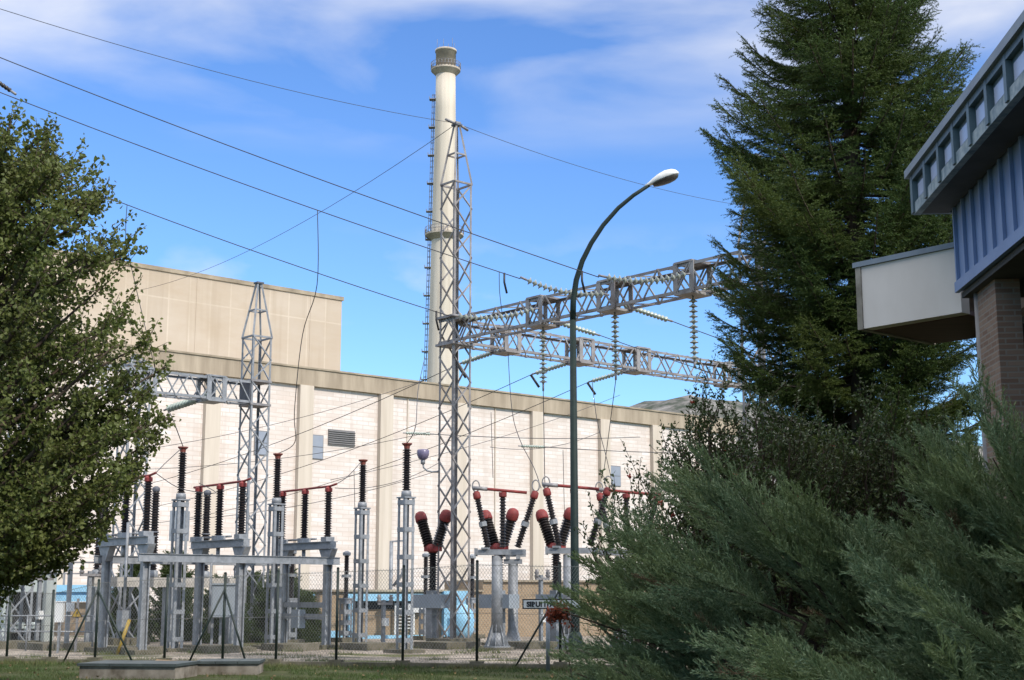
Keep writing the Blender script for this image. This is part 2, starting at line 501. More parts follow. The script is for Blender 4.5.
class MB:
    def __init__(self):
        self.v, self.f, self.s, self.mi = [], [], [], []
        self.cur = 0

    def add(self, vs, fs, smooth=False):
        o = len(self.v)
        self.v.extend([tuple(p) for p in vs])
        for q in fs:
            self.f.append([i + o for i in q])
            self.s.append(smooth)
            self.mi.append(self.cur)

    def box(self, c, ax, ay, az):
        """centre and three half-axis vectors"""
        c, ax, ay, az = map(Vector, (c, ax, ay, az))
        vs = [c + sx * ax + sy * ay + sz * az for sz in (-1, 1) for sy in (-1, 1) for sx in (-1, 1)]
        fs = [(0, 2, 3, 1), (4, 5, 7, 6), (0, 1, 5, 4), (2, 6, 7, 3), (0, 4, 6, 2), (1, 3, 7, 5)]
        if ax.cross(ay).dot(az) < 0:
            fs = [tuple(reversed(q)) for q in fs]
        self.add(vs, fs)

    def bx(self, x0, x1, y0, y1, z0, z1):
        self.box(((x0 + x1) / 2, (y0 + y1) / 2, (z0 + z1) / 2), ((x1 - x0) / 2, 0, 0), (0, (y1 - y0) / 2, 0), (0, 0, (z1 - z0) / 2))

    def bar(self, p0, p1, w, h=None, up=None):
        p0, p1 = Vector(p0), Vector(p1)
        d = p1 - p0
        if d.length < 1e-6:
            return
        dd, a, b = basis(d)
        if up is not None:
            b = (Vector(up) - Vector(up).dot(dd) * dd).normalized()
            a = dd.cross(b)
        h = w if h is None else h
        self.box((p0 + p1) / 2, d / 2, a * w / 2, b * h / 2)

    def angle(self, p0, p1, w, t, ua, ub):
        """L-section running from p0 to p1, flanges along ua and ub"""
        p0, p1, ua, ub = Vector(p0), Vector(p1), Vector(ua), Vector(ub)
        d = p1 - p0
        self.box((p0 + p1) / 2 + ua * w / 2 + ub * t / 2, d / 2, ua * w / 2, ub * t / 2)
        self.box((p0 + p1) / 2 + ub * (w / 2 + t / 2 + 0.001) + ua * t / 2, d / 2, ua * t / 2, ub * (w / 2 - t / 2))

    def tube(self, pts, r, n=6, caps=True):
        pts = [Vector(p) for p in pts]
        rs = r if isinstance(r, (list, tuple)) else [r] * len(pts)
        vs, fs = [], []
        pa = None
        for i, p in enumerate(pts):
            d = (pts[min(i + 1, len(pts) - 1)] - pts[max(i - 1, 0)])
            dd, a, b = basis(d)
            if pa is not None:
                a = (pa - pa.dot(dd) * dd)
                a = a.normalized() if a.length > 1e-5 else basis(d)[1]
                b = a.cross(dd)
            pa = a
            for k in range(n):
                t = 2 * math.pi * k / n
                vs.append(p + (a * math.cos(t) + b * math.sin(t)) * rs[i])
        for i in range(len(pts) - 1):
            for k in range(n):
                k2 = (k + 1) % n
                fs.append((i * n + k, (i + 1) * n + k, (i + 1) * n + k2, i * n + k2))
        if caps:
            fs.append(tuple(range(n)))
            fs.append(tuple(reversed(range((len(pts) - 1) * n, len(pts) * n))))
        self.add(vs, fs, True)

    def lathe(self, prof, p0, d=ZV, n=14, smooth=True):
        """profile [(radius, height)] spun about the axis d through p0"""
        p0 = Vector(p0)
        dd, a, b = basis(Vector(d))
        vs, fs = [], []
        for r, h in prof:
            for k in range(n):
                t = 2 * math.pi * k / n
                vs.append(p0 + dd * h + (a * math.cos(t) + b * math.sin(t)) * r)
        m = len(prof)
        for i in range(m - 1):
            for k in range(n):
                k2 = (k + 1) % n
                fs.append((i * n + k, (i + 1) * n + k, (i + 1) * n + k2, i * n + k2))
        fs.append(tuple(range(n)))
        fs.append(tuple(reversed(range((m - 1) * n, m * n))))
        self.add(vs, fs, smooth)

    def prism(self, poly, depth):
        """poly: list of 3D points (planar), extruded by vector depth"""
        n = len(poly)
        depth = Vector(depth)
        vs = [Vector(p) for p in poly] + [Vector(p) + depth for p in poly]
        fs = [tuple(range(n)), tuple(reversed(range(n, 2 * n)))]
        for i in range(n):
            j = (i + 1) % n
            fs.append((i, i + n, j + n, j))
        self.add(vs, fs)

    def ball(self, c, rx, ry, rz, n=10, m=7):
        c = Vector(c)
        vs, fs = [], []
        for i in range(m + 1):
            ph = math.pi * i / m
            for k in range(n):
                t = 2 * math.pi * k / n
                vs.append(c + Vector((rx * math.sin(ph) * math.cos(t), ry * math.sin(ph) * math.sin(t), rz * math.cos(ph))))
        for i in range(m):
            for k in range(n):
                k2 = (k + 1) % n
                fs.append((i * n + k, (i + 1) * n + k, (i + 1) * n + k2, i * n + k2))
        self.add(vs, fs, True)

    def build(self, name, ms, parent=None, loc=None):
        me = bpy.data.meshes.new(name)
        me.from_pydata(self.v, [], self.f)
        me.polygons.foreach_set('use_smooth', self.s)
        if not isinstance(ms, (list, tuple)):
            ms = [ms]
        for m in ms:
            me.materials.append(m)
        if len(ms) > 1:
            me.polygons.foreach_set('material_index', self.mi)
        me.update()
        o = bpy.data.objects.new(name, me)
        COL.objects.link(o)
        if loc is not None:
            o.location = loc
        if parent is not None:
            o.parent = parent
        return o


def mesh_np(name, verts, faces, material, parent=None):
    """verts (n,3), faces (m,k) arrays -> one object"""
    verts = np.asarray(verts, dtype=np.float32)
    faces = np.asarray(faces, dtype=np.int32)
    me = bpy.data.meshes.new(name)
    k = faces.shape[1]
    me.vertices.add(len(verts))
    me.vertices.foreach_set('co', verts.ravel())
    me.loops.add(faces.size)
    me.loops.foreach_set('vertex_index', faces.ravel())
    me.polygons.add(len(faces))
    me.polygons.foreach_set('loop_start', np.arange(0, faces.size, k, dtype=np.int32))
    me.update(calc_edges=True)
    me.materials.append(material)
    o = bpy.data.objects.new(name, me)
    COL.objects.link(o)
    if parent is not None:
        o.parent = parent
    return o


def tag(o, label=None, cat=None, group=None, kind=None):
    if label:
        o['label'] = label
    if cat:
        o['category'] = cat
    if group:
        o['group'] = group
    if kind:
        o['kind'] = kind
    return o


def thing(name, label, cat, loc=(0, 0, 0), rz=0.0, group=None):
    o = bpy.data.objects.new(name, None)
    COL.objects.link(o)
    o.location = loc
    o.rotation_euler = (0, 0, rz)
    o.empty_display_size = 0.3
    return tag(o, label, cat, group)


def copy_tree(o, parent=None):
    c = o.copy()
    COL.objects.link(c)
    if parent is not None:
        c.parent = parent
    for ch in list(o.children):
        copy_tree(ch, c)
    return c


def dup(o, label, loc, rz=None):
    c = copy_tree(o)
    c.location = loc
    if rz is not None:
        c.rotation_euler = (0, 0, rz)
    c['label'] = label
    return c


# ------------------------------------------------------------------ ground, hill
FENCE_L, FENCE_R = gnd(-60, 34.8), gnd(640, 31.2)
fdir = (FENCE_R - FENCE_L)
fdir.z = 0
fdir.normalize()


def sheet(name, pts, z, m, kind='structure'):
    b = MB()
    b.add([(p[0], p[1], z) for p in pts], [tuple(range(len(pts)))])
    return tag(b.build(name, m), kind=kind)


sheet('ground', [(-3000, -200), (3000, -200), (3000, 4000), (-3000, 4000)], 0.0, M['turf'])
gl, gr = FENCE_L - fdir * 25, FENCE_R + fdir * 20
fn = Vector((-fdir.y, fdir.x, 0))
sheet('gravel_yard', [gl + fn * 0.06, gr + fn * 0.06, gr + fn * 62, gl + fn * 62], 0.004, M['gravel'])
b = MB()
kc = (gl + gr) / 2
b.box(kc + ZV * 0.03, (gr - gl) / 2, fn * 0.13, ZV * 0.07)
tag(b.build('kerb_strip', M['footing']), kind='structure')

# hill far behind the hall
HY = 1700.0
nx, ny = 60, 26
hv, hf = [], []
hrng = np.random.default_rng(5)
ridge_x = [-200, 0, 60, 110, 150, 185, 215, 260, 330, 420, 560, 800, 1200]
ridge_py = [480, 460, 438, 420, 409, 403, 402, 408, 420, 436, 452, 470, 490]
for j in range(ny):
    for i in range(nx):
        x = -250 + 1500 * i / (nx - 1)
        t = j / (ny - 1)
        zr = zat(float(np.interp(x, ridge_x, ridge_py)), HY)
        prof = math.sin(math.pi * min(1, t / 0.62) / 2) if t < 0.62 else math.cos(math.pi * (t - 0.62) / 0.38 / 2)
        z = zr * prof + (hrng.random() - 0.5) * 9 * prof
        hv.append((x, HY + (t - 0.62) * 900, z))
for j in range(ny - 1):
    for i in range(nx - 1):
        a = j * nx + i
        hf.append((a, a + 1, a + nx + 1, a + nx))
tag(mesh_np('hill', hv, hf, M['hill']), kind='structure')

# ------------------------------------------------------------------ the big hall
NW = Vector((U.y, -U.x, 0))                       # wall normal, towards the camera
P0 = at(342, 372, 110.0)
HT = P0.z
org = P0 - U * 60
org.z = 0
hall = thing('turbine_hall', 'long white painted brick industrial hall with tan pilasters and parapet', 'building', org, ANG_U)


def hx(px, py=480):
    q = plane_at(px, py, P0, NW)
    return (q - org).dot(U), q.z


hl0, hl1 = hx(-260, 400)[0], hx(735, 420)[0]
D_H = 42
b = MB()
b.bx(hl0, hl1, 0, D_H, -0.5, HT - 1.2)
b.build('wall', M['hallwall'], hall)
b = MB()
b.bx(hl0 - 0.3, hl1 + 0.3, -0.32, D_H + 0.3, HT - 1.45, HT - 0.14)
b.build('parapet', M['band'], hall)
b = MB()
b.bx(hl0 - 0.4, hl1 + 0.4, -0.42, D_H + 0.4, HT - 0.14, HT)
b.build('coping', M['coping'], hall)
b = MB()
b.bx(hl0 + 1, hl1 - 1, 0.5, D_H - 0.5, HT, HT + 0.1)
b.build('roof', M['coping'], hall)
for px in (60, 208, 302, 383, 458, 535, 603, 655, 700):
    x = hx(px)[0]
    b = MB()
    b.bx(x - 0.62, x + 0.62, -0.42, -0.003, -0.4, HT - 1.45)
    b.build('pilaster', M['pilaster'], hall)
for (x0, x1, y0, y1) in ((310, 322, 435, 459), (255, 267, 431, 455), (610, 620, 466, 486)):
    xa, zt = hx(x0, y0)
    xb, zb = hx(x1, y1)
    b = MB()
    b.bx(xa - 0.06, xb + 0.06, -0.06, -0.003, zb - 0.06, zt + 0.06)
    w = b.build('window', M['louvre'], hall)
    b = MB()
    b.bx(xa, xb, -0.09, -0.063, zb, (zb + zt) / 2 - 0.03)
    b.bx(xa, xb, -0.09, -0.063, (zb + zt) / 2 + 0.03, zt)
    b.build('pane', M['windowblue'], w)
xa, zt = hx(328, 429)
xb, zb = hx(354, 447)
b = MB()
b.bx(xa, xb, -0.1, -0.003, zb, zt)
lv = b.build('louvre', M['louvre'], hall)
b = MB()
z = zb + 0.1
while z < zt - 0.05:
    b.box(((xa + xb) / 2, -0.14, z), ((xb - xa) / 2, 0, 0), (0, 0.035, -0.03), (0, 0.012, 0.015))
    z += 0.16
b.build('slats', M['louvre'], lv)
# cable trays and lamps fixed to the wall
for px in (390, 480, 590):
    x = hx(px)[0] + 1.6
    b = MB()
    b.bx(x, x + 0.09, -0.1, -0.003, 1, HT - 1.5)
    b.build('rainwater_pipe', M['pilaster'], hall)

# block set back on the roof: taller pale building behind
PB = at(342, 297, 126.0)
borg = PB - U * 70
borg.z = 0
blk = thing('concrete_block_building', 'tall windowless buff concrete block rising behind the white hall', 'building', borg, ANG_U)
b = MB()
b.bx(-5, 70, 0, 30, 0, PB.z - 0.35)
b.build('wall', M['block'], blk)
b = MB()
b.bx(-5.15, 70.15, -0.12, 30.15, PB.z - 0.35, PB.z)
b.build('coping', M['coping'], blk)
for k in range(13):
    x = 66.6 - k * 5.7
    b = MB()
    b.bx(x, x + 0.12, -0.03, -0.003, 15, PB.z - 0.36)
    b.build('panel_joint', M['block'], blk)

# ------------------------------------------------------------------ chimney
CY = 245.0
cbase = gnd(441, CY)
ztop = zat(50.5, CY)
px2m = CY / F * 1.0


def crad(py):
    return float(np.interp(py, [50, 110, 335, 560], [10.0, 10.7, 15.2, 20.5])) * px2m


chim = thing('chimney', 'tall tapering pale concrete chimney with two ring platforms behind the hall', 'chimney', (cbase.x, cbase.y, 0))
b = MB()
prof = []
for py in (597, 500, 400, 335, 270, 200, 110, 72):
    prof.append((crad(py), max(0, zat(py, CY))))
b.lathe(prof, (0, 0, 0), ZV, 40)
b.build('shaft', M['stack'], chim)
b = MB()
r1 = crad(60)
b.lathe([(r1 + 0.08, zat(72, CY)), (r1 + 0.08, ztop - 0.4), (r1 + 0.22, ztop - 0.4), (r1 + 0.22, ztop), (r1 - 0.5, ztop), (r1 - 0.5, ztop - 1.5)], (0, 0, 0), ZV, 40)
b.build('cap', M['stack_top'], chim)
for (py, rpx) in ((70, 15.5), (235, 20.0)):
    zz = zat(py, CY)
    rr = rpx * px2m
    rin = crad(py) + 0.05
    b = MB()
    b.lathe([(rin, zz - 1.1), (rr, zz - 0.25), (rr, zz + 0.1), (rin, zz + 0.1)], (0, 0, 0), ZV, 32, False)
    pl = b.build('ring_platform', M['stack_top'], chim)
    b = MB()
    for k in range(28):
        t = 2 * math.pi * k / 28
        b.tube([(rr * math.cos(t), rr * math.sin(t), zz), (rr * math.cos(t), rr * math.sin(t), zz + 1.2)], 0.05, 4)
    for h in (0.6, 1.2):
        ring = [(rr * math.cos(t * 2 * math.pi / 32), rr * math.sin(t * 2 * math.pi / 32), zz + h) for t in range(33)]
        b.tube(ring, 0.05, 4)
    b.build('railing', M['steel_dark'], pl)
for k in range(6):
    t = 2 * math.pi * k / 6 + 0.3
    b = MB()
    x, y = (r1 - 0.1) * math.cos(t), (r1 - 0.1) * math.sin(t)
    b.tube([(x, y, ztop - 0.2), (x, y, ztop + 1.6 + 0.4 * (k % 2))], 0.035, 4)
    b.build('lightning_rod', M['steel_dark'], chim)
b = MB()
zz = zat(590, CY)
lad = []
for py in range(95, 600, 6):
    z_ = max(0.0, zat(py, CY))
    r_ = crad(py) + 0.22
    lad.append((-r_, 0, z_))
for dy in (-0.3, 0.3):
    b.tube([(p[0], dy, p[2]) for p in lad], 0.06, 4)
for p in lad:
    hoop = [(p[0] + 0.0 - 0.42 * math.sin(t * math.pi / 6), 0.4 * math.cos(t * math.pi / 6), p[2]) for t in range(7)]
    b.tube(hoop, 0.045, 4)
    b.bar((p[0] + 0.5, 0, p[2]), (p[0], 0, p[2]), 0.08)
for t in (2, 4):
    b.tube([(p[0] - 0.42 * math.sin(t * math.pi / 6), 0.4 * math.cos(t * math.pi / 6), p[2]) for p in lad], 0.04, 4)
b.build('ladder', M['steel_dark'], chim)
for py in range(100, 600, 28):
    z_ = zat(py, CY)
    r_ = crad(py)
    b = MB()
    b.bx(-r_ - 1.1, -r_ + 0.2, -0.6, 0.6, z_, z_ + 0.12)
    b.bx(-r_ - 1.1, -r_ - 1.02, -0.6, 0.6, z_ + 0.12, z_ + 0.5)
    b.build('landing', M['steel_dark'], chim)

# ------------------------------------------------------------------ lattice gantries


def lattice_mast(root, base, side, zsh, ztop, panel, m, leg_w=0.075):
    a = side / 2
    tp = 0.07
    for (su, sv) in ((1, 1), (1, -1), (-1, 1), (-1, -1)):
        b = MB()
        p = base + U * (su * a) + V * (sv * a)
        b.angle(p, p + ZV * zsh, leg_w, 0.012, -U * su, -V * sv)
        q = base + U * (su * tp) + V * (sv * tp) + ZV * ztop
        b.bar(p + ZV * zsh, q, leg_w * 0.8, leg_w * 0.8)
        b.build('leg', m, root)
    b = MB()
    corners = [base + U * (su * a) + V * (sv * a) for (su, sv) in ((1, 1), (1, -1), (-1, -1), (-1, 1))]
    n = int(zsh / panel)
    ph = zsh / n
    for k in range(4):
        A, B = corners[k], corners[(k + 1) % 4]
        for i in range(n):
            z0, z1 = i * ph, (i + 1) * ph
            if i % 2:
                b.bar(A + ZV * z0, B + ZV * z1, 0.045, 0.045)
            else:
                b.bar(B + ZV * z0, A + ZV * z1, 0.045, 0.045)
        b.bar(A + ZV * zsh, B + ZV * zsh, 0.06)
    b.build('bracing', m, root)
    b = MB()
    for k in range(4):
        for f in (0.5,):
            s2 = a + (tp - a) * f
            ii = [(1, 1), (1, -1), (-1, -1), (-1, 1)]
            c2 = [base + U * (su * s2) + V * (sv * s2) + ZV * (zsh + (ztop - zsh) * f) for (su, sv) in ii]
            b.bar(c2[k], c2[(k + 1) % 4], 0.05)
    b.build('peak_brace', m, root)
    b = MB()
    b.box(base + ZV * (ztop + 0.03), U * 0.14, V * 0.14, ZV * 0.03)
    b.build('peak_plate', M['plate'], root)
    b = MB()
    b.box(base + ZV * 0.1, U * (a + 0.25), V * (a + 0.25), ZV * 0.12)
    b.build('footing', M['footing'], root)


def girder(root, p0, p1, side, hgt, perp, frames, m, n_panel, cw=0.085, framem=None):
    """four chords from p0 to p1 (bottom centre line), W lacing on each face, X frames at the given fractions"""
    d = p1 - p0
    L = d.length
    dd = d.normalized()
    a = side / 2
    b = MB()
    cor = [(1, 0), (-1, 0), (1, 1), (-1, 1)]
    for (s, h) in cor:
        o = perp * (s * a) + ZV * (h * hgt)
        b.angle(p0 + o, p1 + o, cw, 0.014, -perp * s, ZV * (1 if h == 0 else -1))
    g = b.build('girder', m, root)
    b = MB()
    st = L / n_panel
    for i in range(n_panel):
        x0, xm, x1 = dd * (i * st), dd * ((i + 0.5) * st), dd * ((i + 1) * st)
        for s in (1, -1):
            o = perp * (s * a)
            b.bar(p0 + x0 + o, p0 + xm + o + ZV * hgt, 0.04, 0.04)
            b.bar(p0 + xm + o + ZV * hgt, p0 + x1 + o, 0.04, 0.04)
        for h in (0, hgt):
            b.bar(p0 + x0 + perp * a + ZV * h, p0 + xm - perp * a + ZV * h, 0.035)
            b.bar(p0 + xm - perp * a + ZV * h, p0 + x1 + perp * a + ZV * h, 0.035)
    b.build('lacing', m, g)
    for fr in frames:
        for w in (-0.3, 0.3):
            pass
        c = p0 + dd * (fr * L)
        b = MB()
        hw = 0.3
        for s in (1, -1):
            o = perp * (s * (a + 0.02))
            for w in (-hw, hw):
                b.bar(c + o + dd * w - ZV * 0.03, c + o + dd * w + ZV * (hgt + 0.03), 0.03, 0.17, dd)
            b.bar(c + o - dd * hw, c + o + dd * hw + ZV * hgt, 0.05, 0.03)
            b.bar(c + o + dd * hw, c + o - dd * hw + ZV * hgt, 0.05, 0.03)
        b.box(c - ZV * 0.03, dd * (hw + 0.04), perp * (a + 0.05), ZV * 0.035)
        b.box(c + ZV * (hgt + 0.03), dd * (hw + 0.04), perp * (a + 0.05), ZV * 0.03)
        b.build('box_frame', framem or m, g)
    return g


T1Y = 46.5
T1 = gnd(453, T1Y)
zG0, zG1 = zat(344, T1Y), zat(320, T1Y)
gan = thing('lattice_gantry', 'tall steel lattice mast in the centre carrying two long lattice girders', 'gantry')
lattice_mast(gan, T1, 0.76, zat(185, T1Y), zat(126, T1Y), 0.86, M['girder'])
g1a, g1b = T1 - U * 0.0 + ZV * zG0 - V * 0.45, T1 + V * 12.6 + ZV * zG0


def frac_on(p0, p1, px):
    best, bf = 1e9, 0
    for i in range(1001):
        q = p0.lerp(p1, i / 1000)
        rel = q - Vector((0, 0, EYE))
        depth = rel.y * CP + rel.z * SP
        x = 512 + F * rel.x / depth
        if abs(x - px) < best:
            best, bf = abs(x - px), i / 1000
    return bf


fr1 = [frac_on(g1a, g1b, p) for p in (543, 615, 693)]
girder(gan, g1a, g1b, 0.72, zG1 - zG0, U, fr1, M['girder'], 11)
g2a, g2b = T1 + ZV * (zG0 - 0.02) + U * 0.45, T1 + U * 21 + ZV * (zG0 - 0.02)
fr2 = [frac_on(g2a, g2b, p) for p in (506, 580, 637, 727)]
girder(gan, g2a, g2b, 0.72, zG1 - zG0, V, fr2, M['girder'], 17)
for zz in (zG0 - 0.05, zG1 + 0.05):
    b = MB()
    b.box(T1 + ZV * zz, U * 0.48, V * 0.48, ZV * 0.04)
    b.build('junction_plate', M['steel_dark'], gan)
# far masts that carry the other ends of the two girders
fm = thing('lattice_mast', 'lattice mast behind the big spruce holding the far end of the lower girder', 'mast')
lattice_mast(fm, g2b.copy() - ZV * g2b.z + U * 0.4, 0.76, zG1 + 0.1, zG1 + 2.6, 0.86, M['girder'])
nm = thing('lattice_mast', 'lattice mast hidden in the spruce holding the near end of the upper girder', 'mast')
lattice_mast(nm, g1b.copy() - ZV * g1b.z + V * 0.4, 0.76, zG1 + 0.1, zG1 + 2.6, 0.86, M['girder'])

T2Y = 50.0
T2 = gnd(247, T2Y)
z2a, z2b = zat(405, T2Y), zat(383, T2Y)
T3 = T2 - U * 4.65
gan2 = thing('lattice_gantry', 'grey lattice portal on the left, its girder running into the tree leaves', 'gantry')
lattice_mast(gan2, T2, 0.78, zat(338, T2Y), zat(284, T2Y), 0.82, M['steel'])
lattice_mast(gan2, T3, 0.78, z2b + 0.1, z2b + 0.45, 0.82, M['steel'])
ga_, gb_ = T3 + ZV * z2a - U * 1.6, T2 + ZV * z2a - U * 0.4
girder(gan2, ga_, gb_, 0.74, z2b - z2a, V, [frac_on(ga_, gb_, p_) for p_ in (141, 211)], M['steel'], 6)
b = MB()
b.box(T2 - U * 0.42 + ZV * (z2a + z2b) / 2, U * 0.02, V * 0.36, ZV * 0.37)
b.build('end_plate', M['plate'], gan2)
for zz in (z2a - 0.02, z2b + 0.03):
    b = MB()
    b.box(T2 + ZV * zz, U * 0.42, V * 0.42, ZV * 0.04)
    b.build('junction_plate', M['steel_dark'], gan2)
T4 = gnd(12, 44)
m4 = thing('lattice_mast', 'lattice mast at the far left half hidden under the leafy tree', 'mast')
lattice_mast(m4, T4, 0.8, 6.5, 8.5, 0.9, M['steel'])
T5 = gnd(-70, 47)

# ------------------------------------------------------------------ insulators


def shed_profile(L, r0, r1, n, z0=0.0):
    prof = [(r0, z0)]
    st = L / n
    for i in range(n):
        z = z0 + i * st
        prof += [(r0, z + 0.12 * st), (r1, z + 0.30 * st), (r1, z + 0.40 * st), (r0 * 1.05, z + 0.85 * st)]
    prof.append((r0, z0 + L))
    return prof


def insulator(root, p0, p1, r0, r1, n, cap=None, name='insulator', m=None, ns=12):
    p0, p1 = Vector(p0), Vector(p1)
    b = MB()
    b.lathe(shed_profile((p1 - p0).length, r0, r1, n), p0, p1 - p0, ns, False)
    o = b.build(name, m or M['porcelain'], root)
    return o


# tall post insulators on ladder pedestals
HP = 5.90
post = thing('post_insulator', 'x', 'insulator', (0, 0, 0), ANG_U, 'tall post insulators on ladder pedestals')
PED = 4.32
for sx in (-1, 1):
    for sy in (-1, 1):
        b = MB()
        b.angle((sx * 0.17, sy * 0.17, 0.1), (sx * 0.17, sy * 0.17, PED), 0.085, 0.012, (-sx, 0, 0), (0, -sy, 0))
        b.build('leg', M['steel'], post)
for k in range(6):
    b = MB()
    z = 0.35 + k * 0.77
    for s in (-1, 1):
        b.box((0, s * 0.177, z), (0.17, 0, 0), (0, 0.006, 0), (0, 0, 0.065))
        b.box((s * 0.177, 0, z), (0.006, 0, 0), (0, 0.17, 0), (0, 0, 0.065))
    b.build('batten_plate', M['steel'], post)
b = MB()
b.bx(-0.2, 0.2, -0.2, 0.2, PED, PED + 0.04)
b.lathe([(0.15, PED + 0.04), (0.14, PED + 0.2), (0.10, PED + 0.22)], (0, 0, 0), ZV, 14)
b.build('head_plate', M['steel'], post)
insulator(post, (0, 0, PED + 0.22), (0, 0, HP - 0.16), 0.075, 0.128, 17)
b = MB()
b.lathe([(0.08, HP - 0.16), (0.09, HP - 0.08), (0.15, HP - 0.03), (0.15, HP), (0.03, HP)], (0, 0, 0), ZV, 12, False)
b.build('cap', M['rust'], post)
b = MB()
b.bx(-0.42, 0.42, -0.42, 0.42, -0.05, 0.1)
b.build('footing', M['footing'], post)
specs = [(180, 41.2, 'tall dark post insulator nearest the leafy tree, left of the lattice portal mast'),
         (276, 43.2, 'tall dark post insulator between the middle and right-end red-armed switches'),
         (362, 45.2, 'tall dark post insulator alone in front of the wall, right of the grey louvre'),
         (406, 40.2, 'tall dark post insulator just left of the lilac lantern')]
post_tops = []
for i, (px, Y, lab) in enumerate(specs):
    p = gnd(px, Y)
    # column px is measured half way up
    q = at(px, 520, Y)
    o = post if i == 0 else copy_tree(post)
    o.location = (q.x, Y, 0)
    o['label'] = lab
    post_tops.append(Vector((q.x, Y, HP)))

# three-pole disconnectors of the left frame
SL = 2.62          # length between outer insulators
SB = 3.18          # underside of insulators
sw = thing('disconnect_switch', 'x', 'switch', (0, 0, 0), ANG_V, 'red-armed disconnect switches on the left frame')
b = MB()
b.bx(-SL - 0.18, 0.32, -0.10, 0.10, SB - 0.18, SB)
b.bx(-SL - 0.18, 0.32, -0.16, 0.16, SB - 0.202, SB - 0.183)
b.bx(-SL - 0.18, 0.32, -0.16, 0.16, SB + 0.003, SB + 0.025)
b.build('base_beam', M['steel'], sw)
for k, x in enumerate((-SL, -SL / 2, 0)):
    b = MB()
    b.bx(x - 0.15, x + 0.15, -0.15, 0.15, SB + 0.03, SB + 0.16)
    b.build('bearing', M['steel'], sw)
    ins = insulator(sw, (x, 0, SB + 0.16), (x, 0, SB + 1.52), 0.075, 0.125, 18)
    b = MB()
    b.lathe([(0.08, SB + 1.52), (0.115, SB + 1.54), (0.115, SB + 1.64), (0.05, SB + 1.69)], (x, 0, 0), ZV, 10, False)
    b.build('cap', M['red'], ins)
b = MB()
b.tube([(-SL - 0.3, 0, SB + 1.68), (-SL / 2, 0, SB + 1.69), (0.05, 0, SB + 1.70), (0.42, 0, SB + 1.75)], 0.035, 8)
b.build('contact_arm', M['red'], sw)
b = MB()
b.tube([(-SL / 2, 0, SB - 0.20), (-SL / 2, 0, SB - 0.5)], 0.06, 8)
b.tube([(-SL - 0.3, 0.25, SB + 0.14), (-SL / 2 + 0.3, 0.25, SB + 0.14)], 0.035, 6)
b.build('drive_rod', M['steel'], sw)
bB = at(243, 482, 41.1)
swB = Vector((bB.x, bB.y, 0))
sws = []
for i, (k, lab) in enumerate(((0, 'disconnect switch with red arm and black insulators in the middle of the left frame'),
                              (-1, 'disconnect switch with red arm half covered by the leafy tree branches'),
                              (1, 'disconnect switch with red arm at the right end of the left frame'))):
    o = sw if i == 0 else copy_tree(sw)
    o.location = swB + U * (3.0 * k)
    o['label'] = lab
    sws.append(o)

frame = thing('support_frame', 'grey steel frame of columns and beams carrying the three red-armed switches', 'frame')
for k in (-1, 0, 1):
    c = swB + U * 3.0 * k
    for s in (0.05, -SL + 0.25):
        b = MB()
        p = c + V * s
        for w in (-0.09, 0.09):
            b.box(p + U * w + ZV * 1.43, U * 0.02, V * 0.09, ZV * 1.33)
        b.box(p + ZV * 1.43, U * 0.069, V * 0.012, ZV * 1.33)
        co = b.build('column', M['steel'], frame)
        b = MB()
        b.prism([p + V * -0.36 + ZV * 2.97 - U * 0.1, p + V * 0.36 + ZV * 2.97 - U * 0.1, p + V * 0.12 + ZV * 2.56 - U * 0.1, p - V * 0.12 + ZV * 2.56 - U * 0.1], U * 0.2)
        b.build('haunch', M['steel'], co)
        b = MB()
        b.box(p + ZV * 0.04, U * 0.38, V * 0.38, ZV * 0.09)
        b.build('footing', M['footing'], frame)
for s in (0.22, -SL + 0.08):
    b = MB()
    p0, p1 = swB + V * s - U * 3.3, swB + V * s + U * 3.3
    b.bar(p0 + ZV * 2.62, p1 + ZV * 2.62, 0.05, 0.2)
    b.bar(p0 + ZV * 2.72 - V * 0.0, p1 + ZV * 2.72, 0.14, 0.015)
    b.bar(p0 + ZV * 2.51, p1 + ZV * 2.51, 0.14, 0.015)
    b.build('beam', M['steel'], frame)
for zz in (0.95, 1.3):
    b = MB()
    p0 = swB + U * 3.0 + V * (-SL + 0.25)
    p1 = swB + U * 3.0 + V * 0.02
    b.bar(p0 + ZV * zz, p1 + ZV * zz, 0.14, 0.16)
    b.build('cross_rail', M['steel'], frame)
b = MB()
pm = swB + U * 2.86 - V * (SL / 2)
b.box(pm + ZV * 0.88, U * 0.13, V * 0.2, ZV * 0.28)
b.build('drive_box', M['cab_grey'], frame)
b = MB()
b.tube([pm + ZV * 1.1, pm + ZV * 2.8], 0.035, 6)
b.build('drive_rod', M['steel'], frame)
pm2 = swB - U * 0.2 - V * (SL / 2)
b = MB()
b.tube([pm2 + ZV * 0.5, pm2 + ZV * 2.8], 0.04, 6)
b.build('drive_rod', M['steel'], frame)
pm3 = swB - U * 3.2 - V * (SL / 2 - 0.6)
b = MB()
b.tube([pm3 + ZV * 0.6, pm3 + ZV * 3.6], 0.045, 6)
b.box(pm3 + ZV * 0.9, U * 0.13, V * 0.17, ZV * 0.28)
b.build('drive_rod', M['steel'], frame)

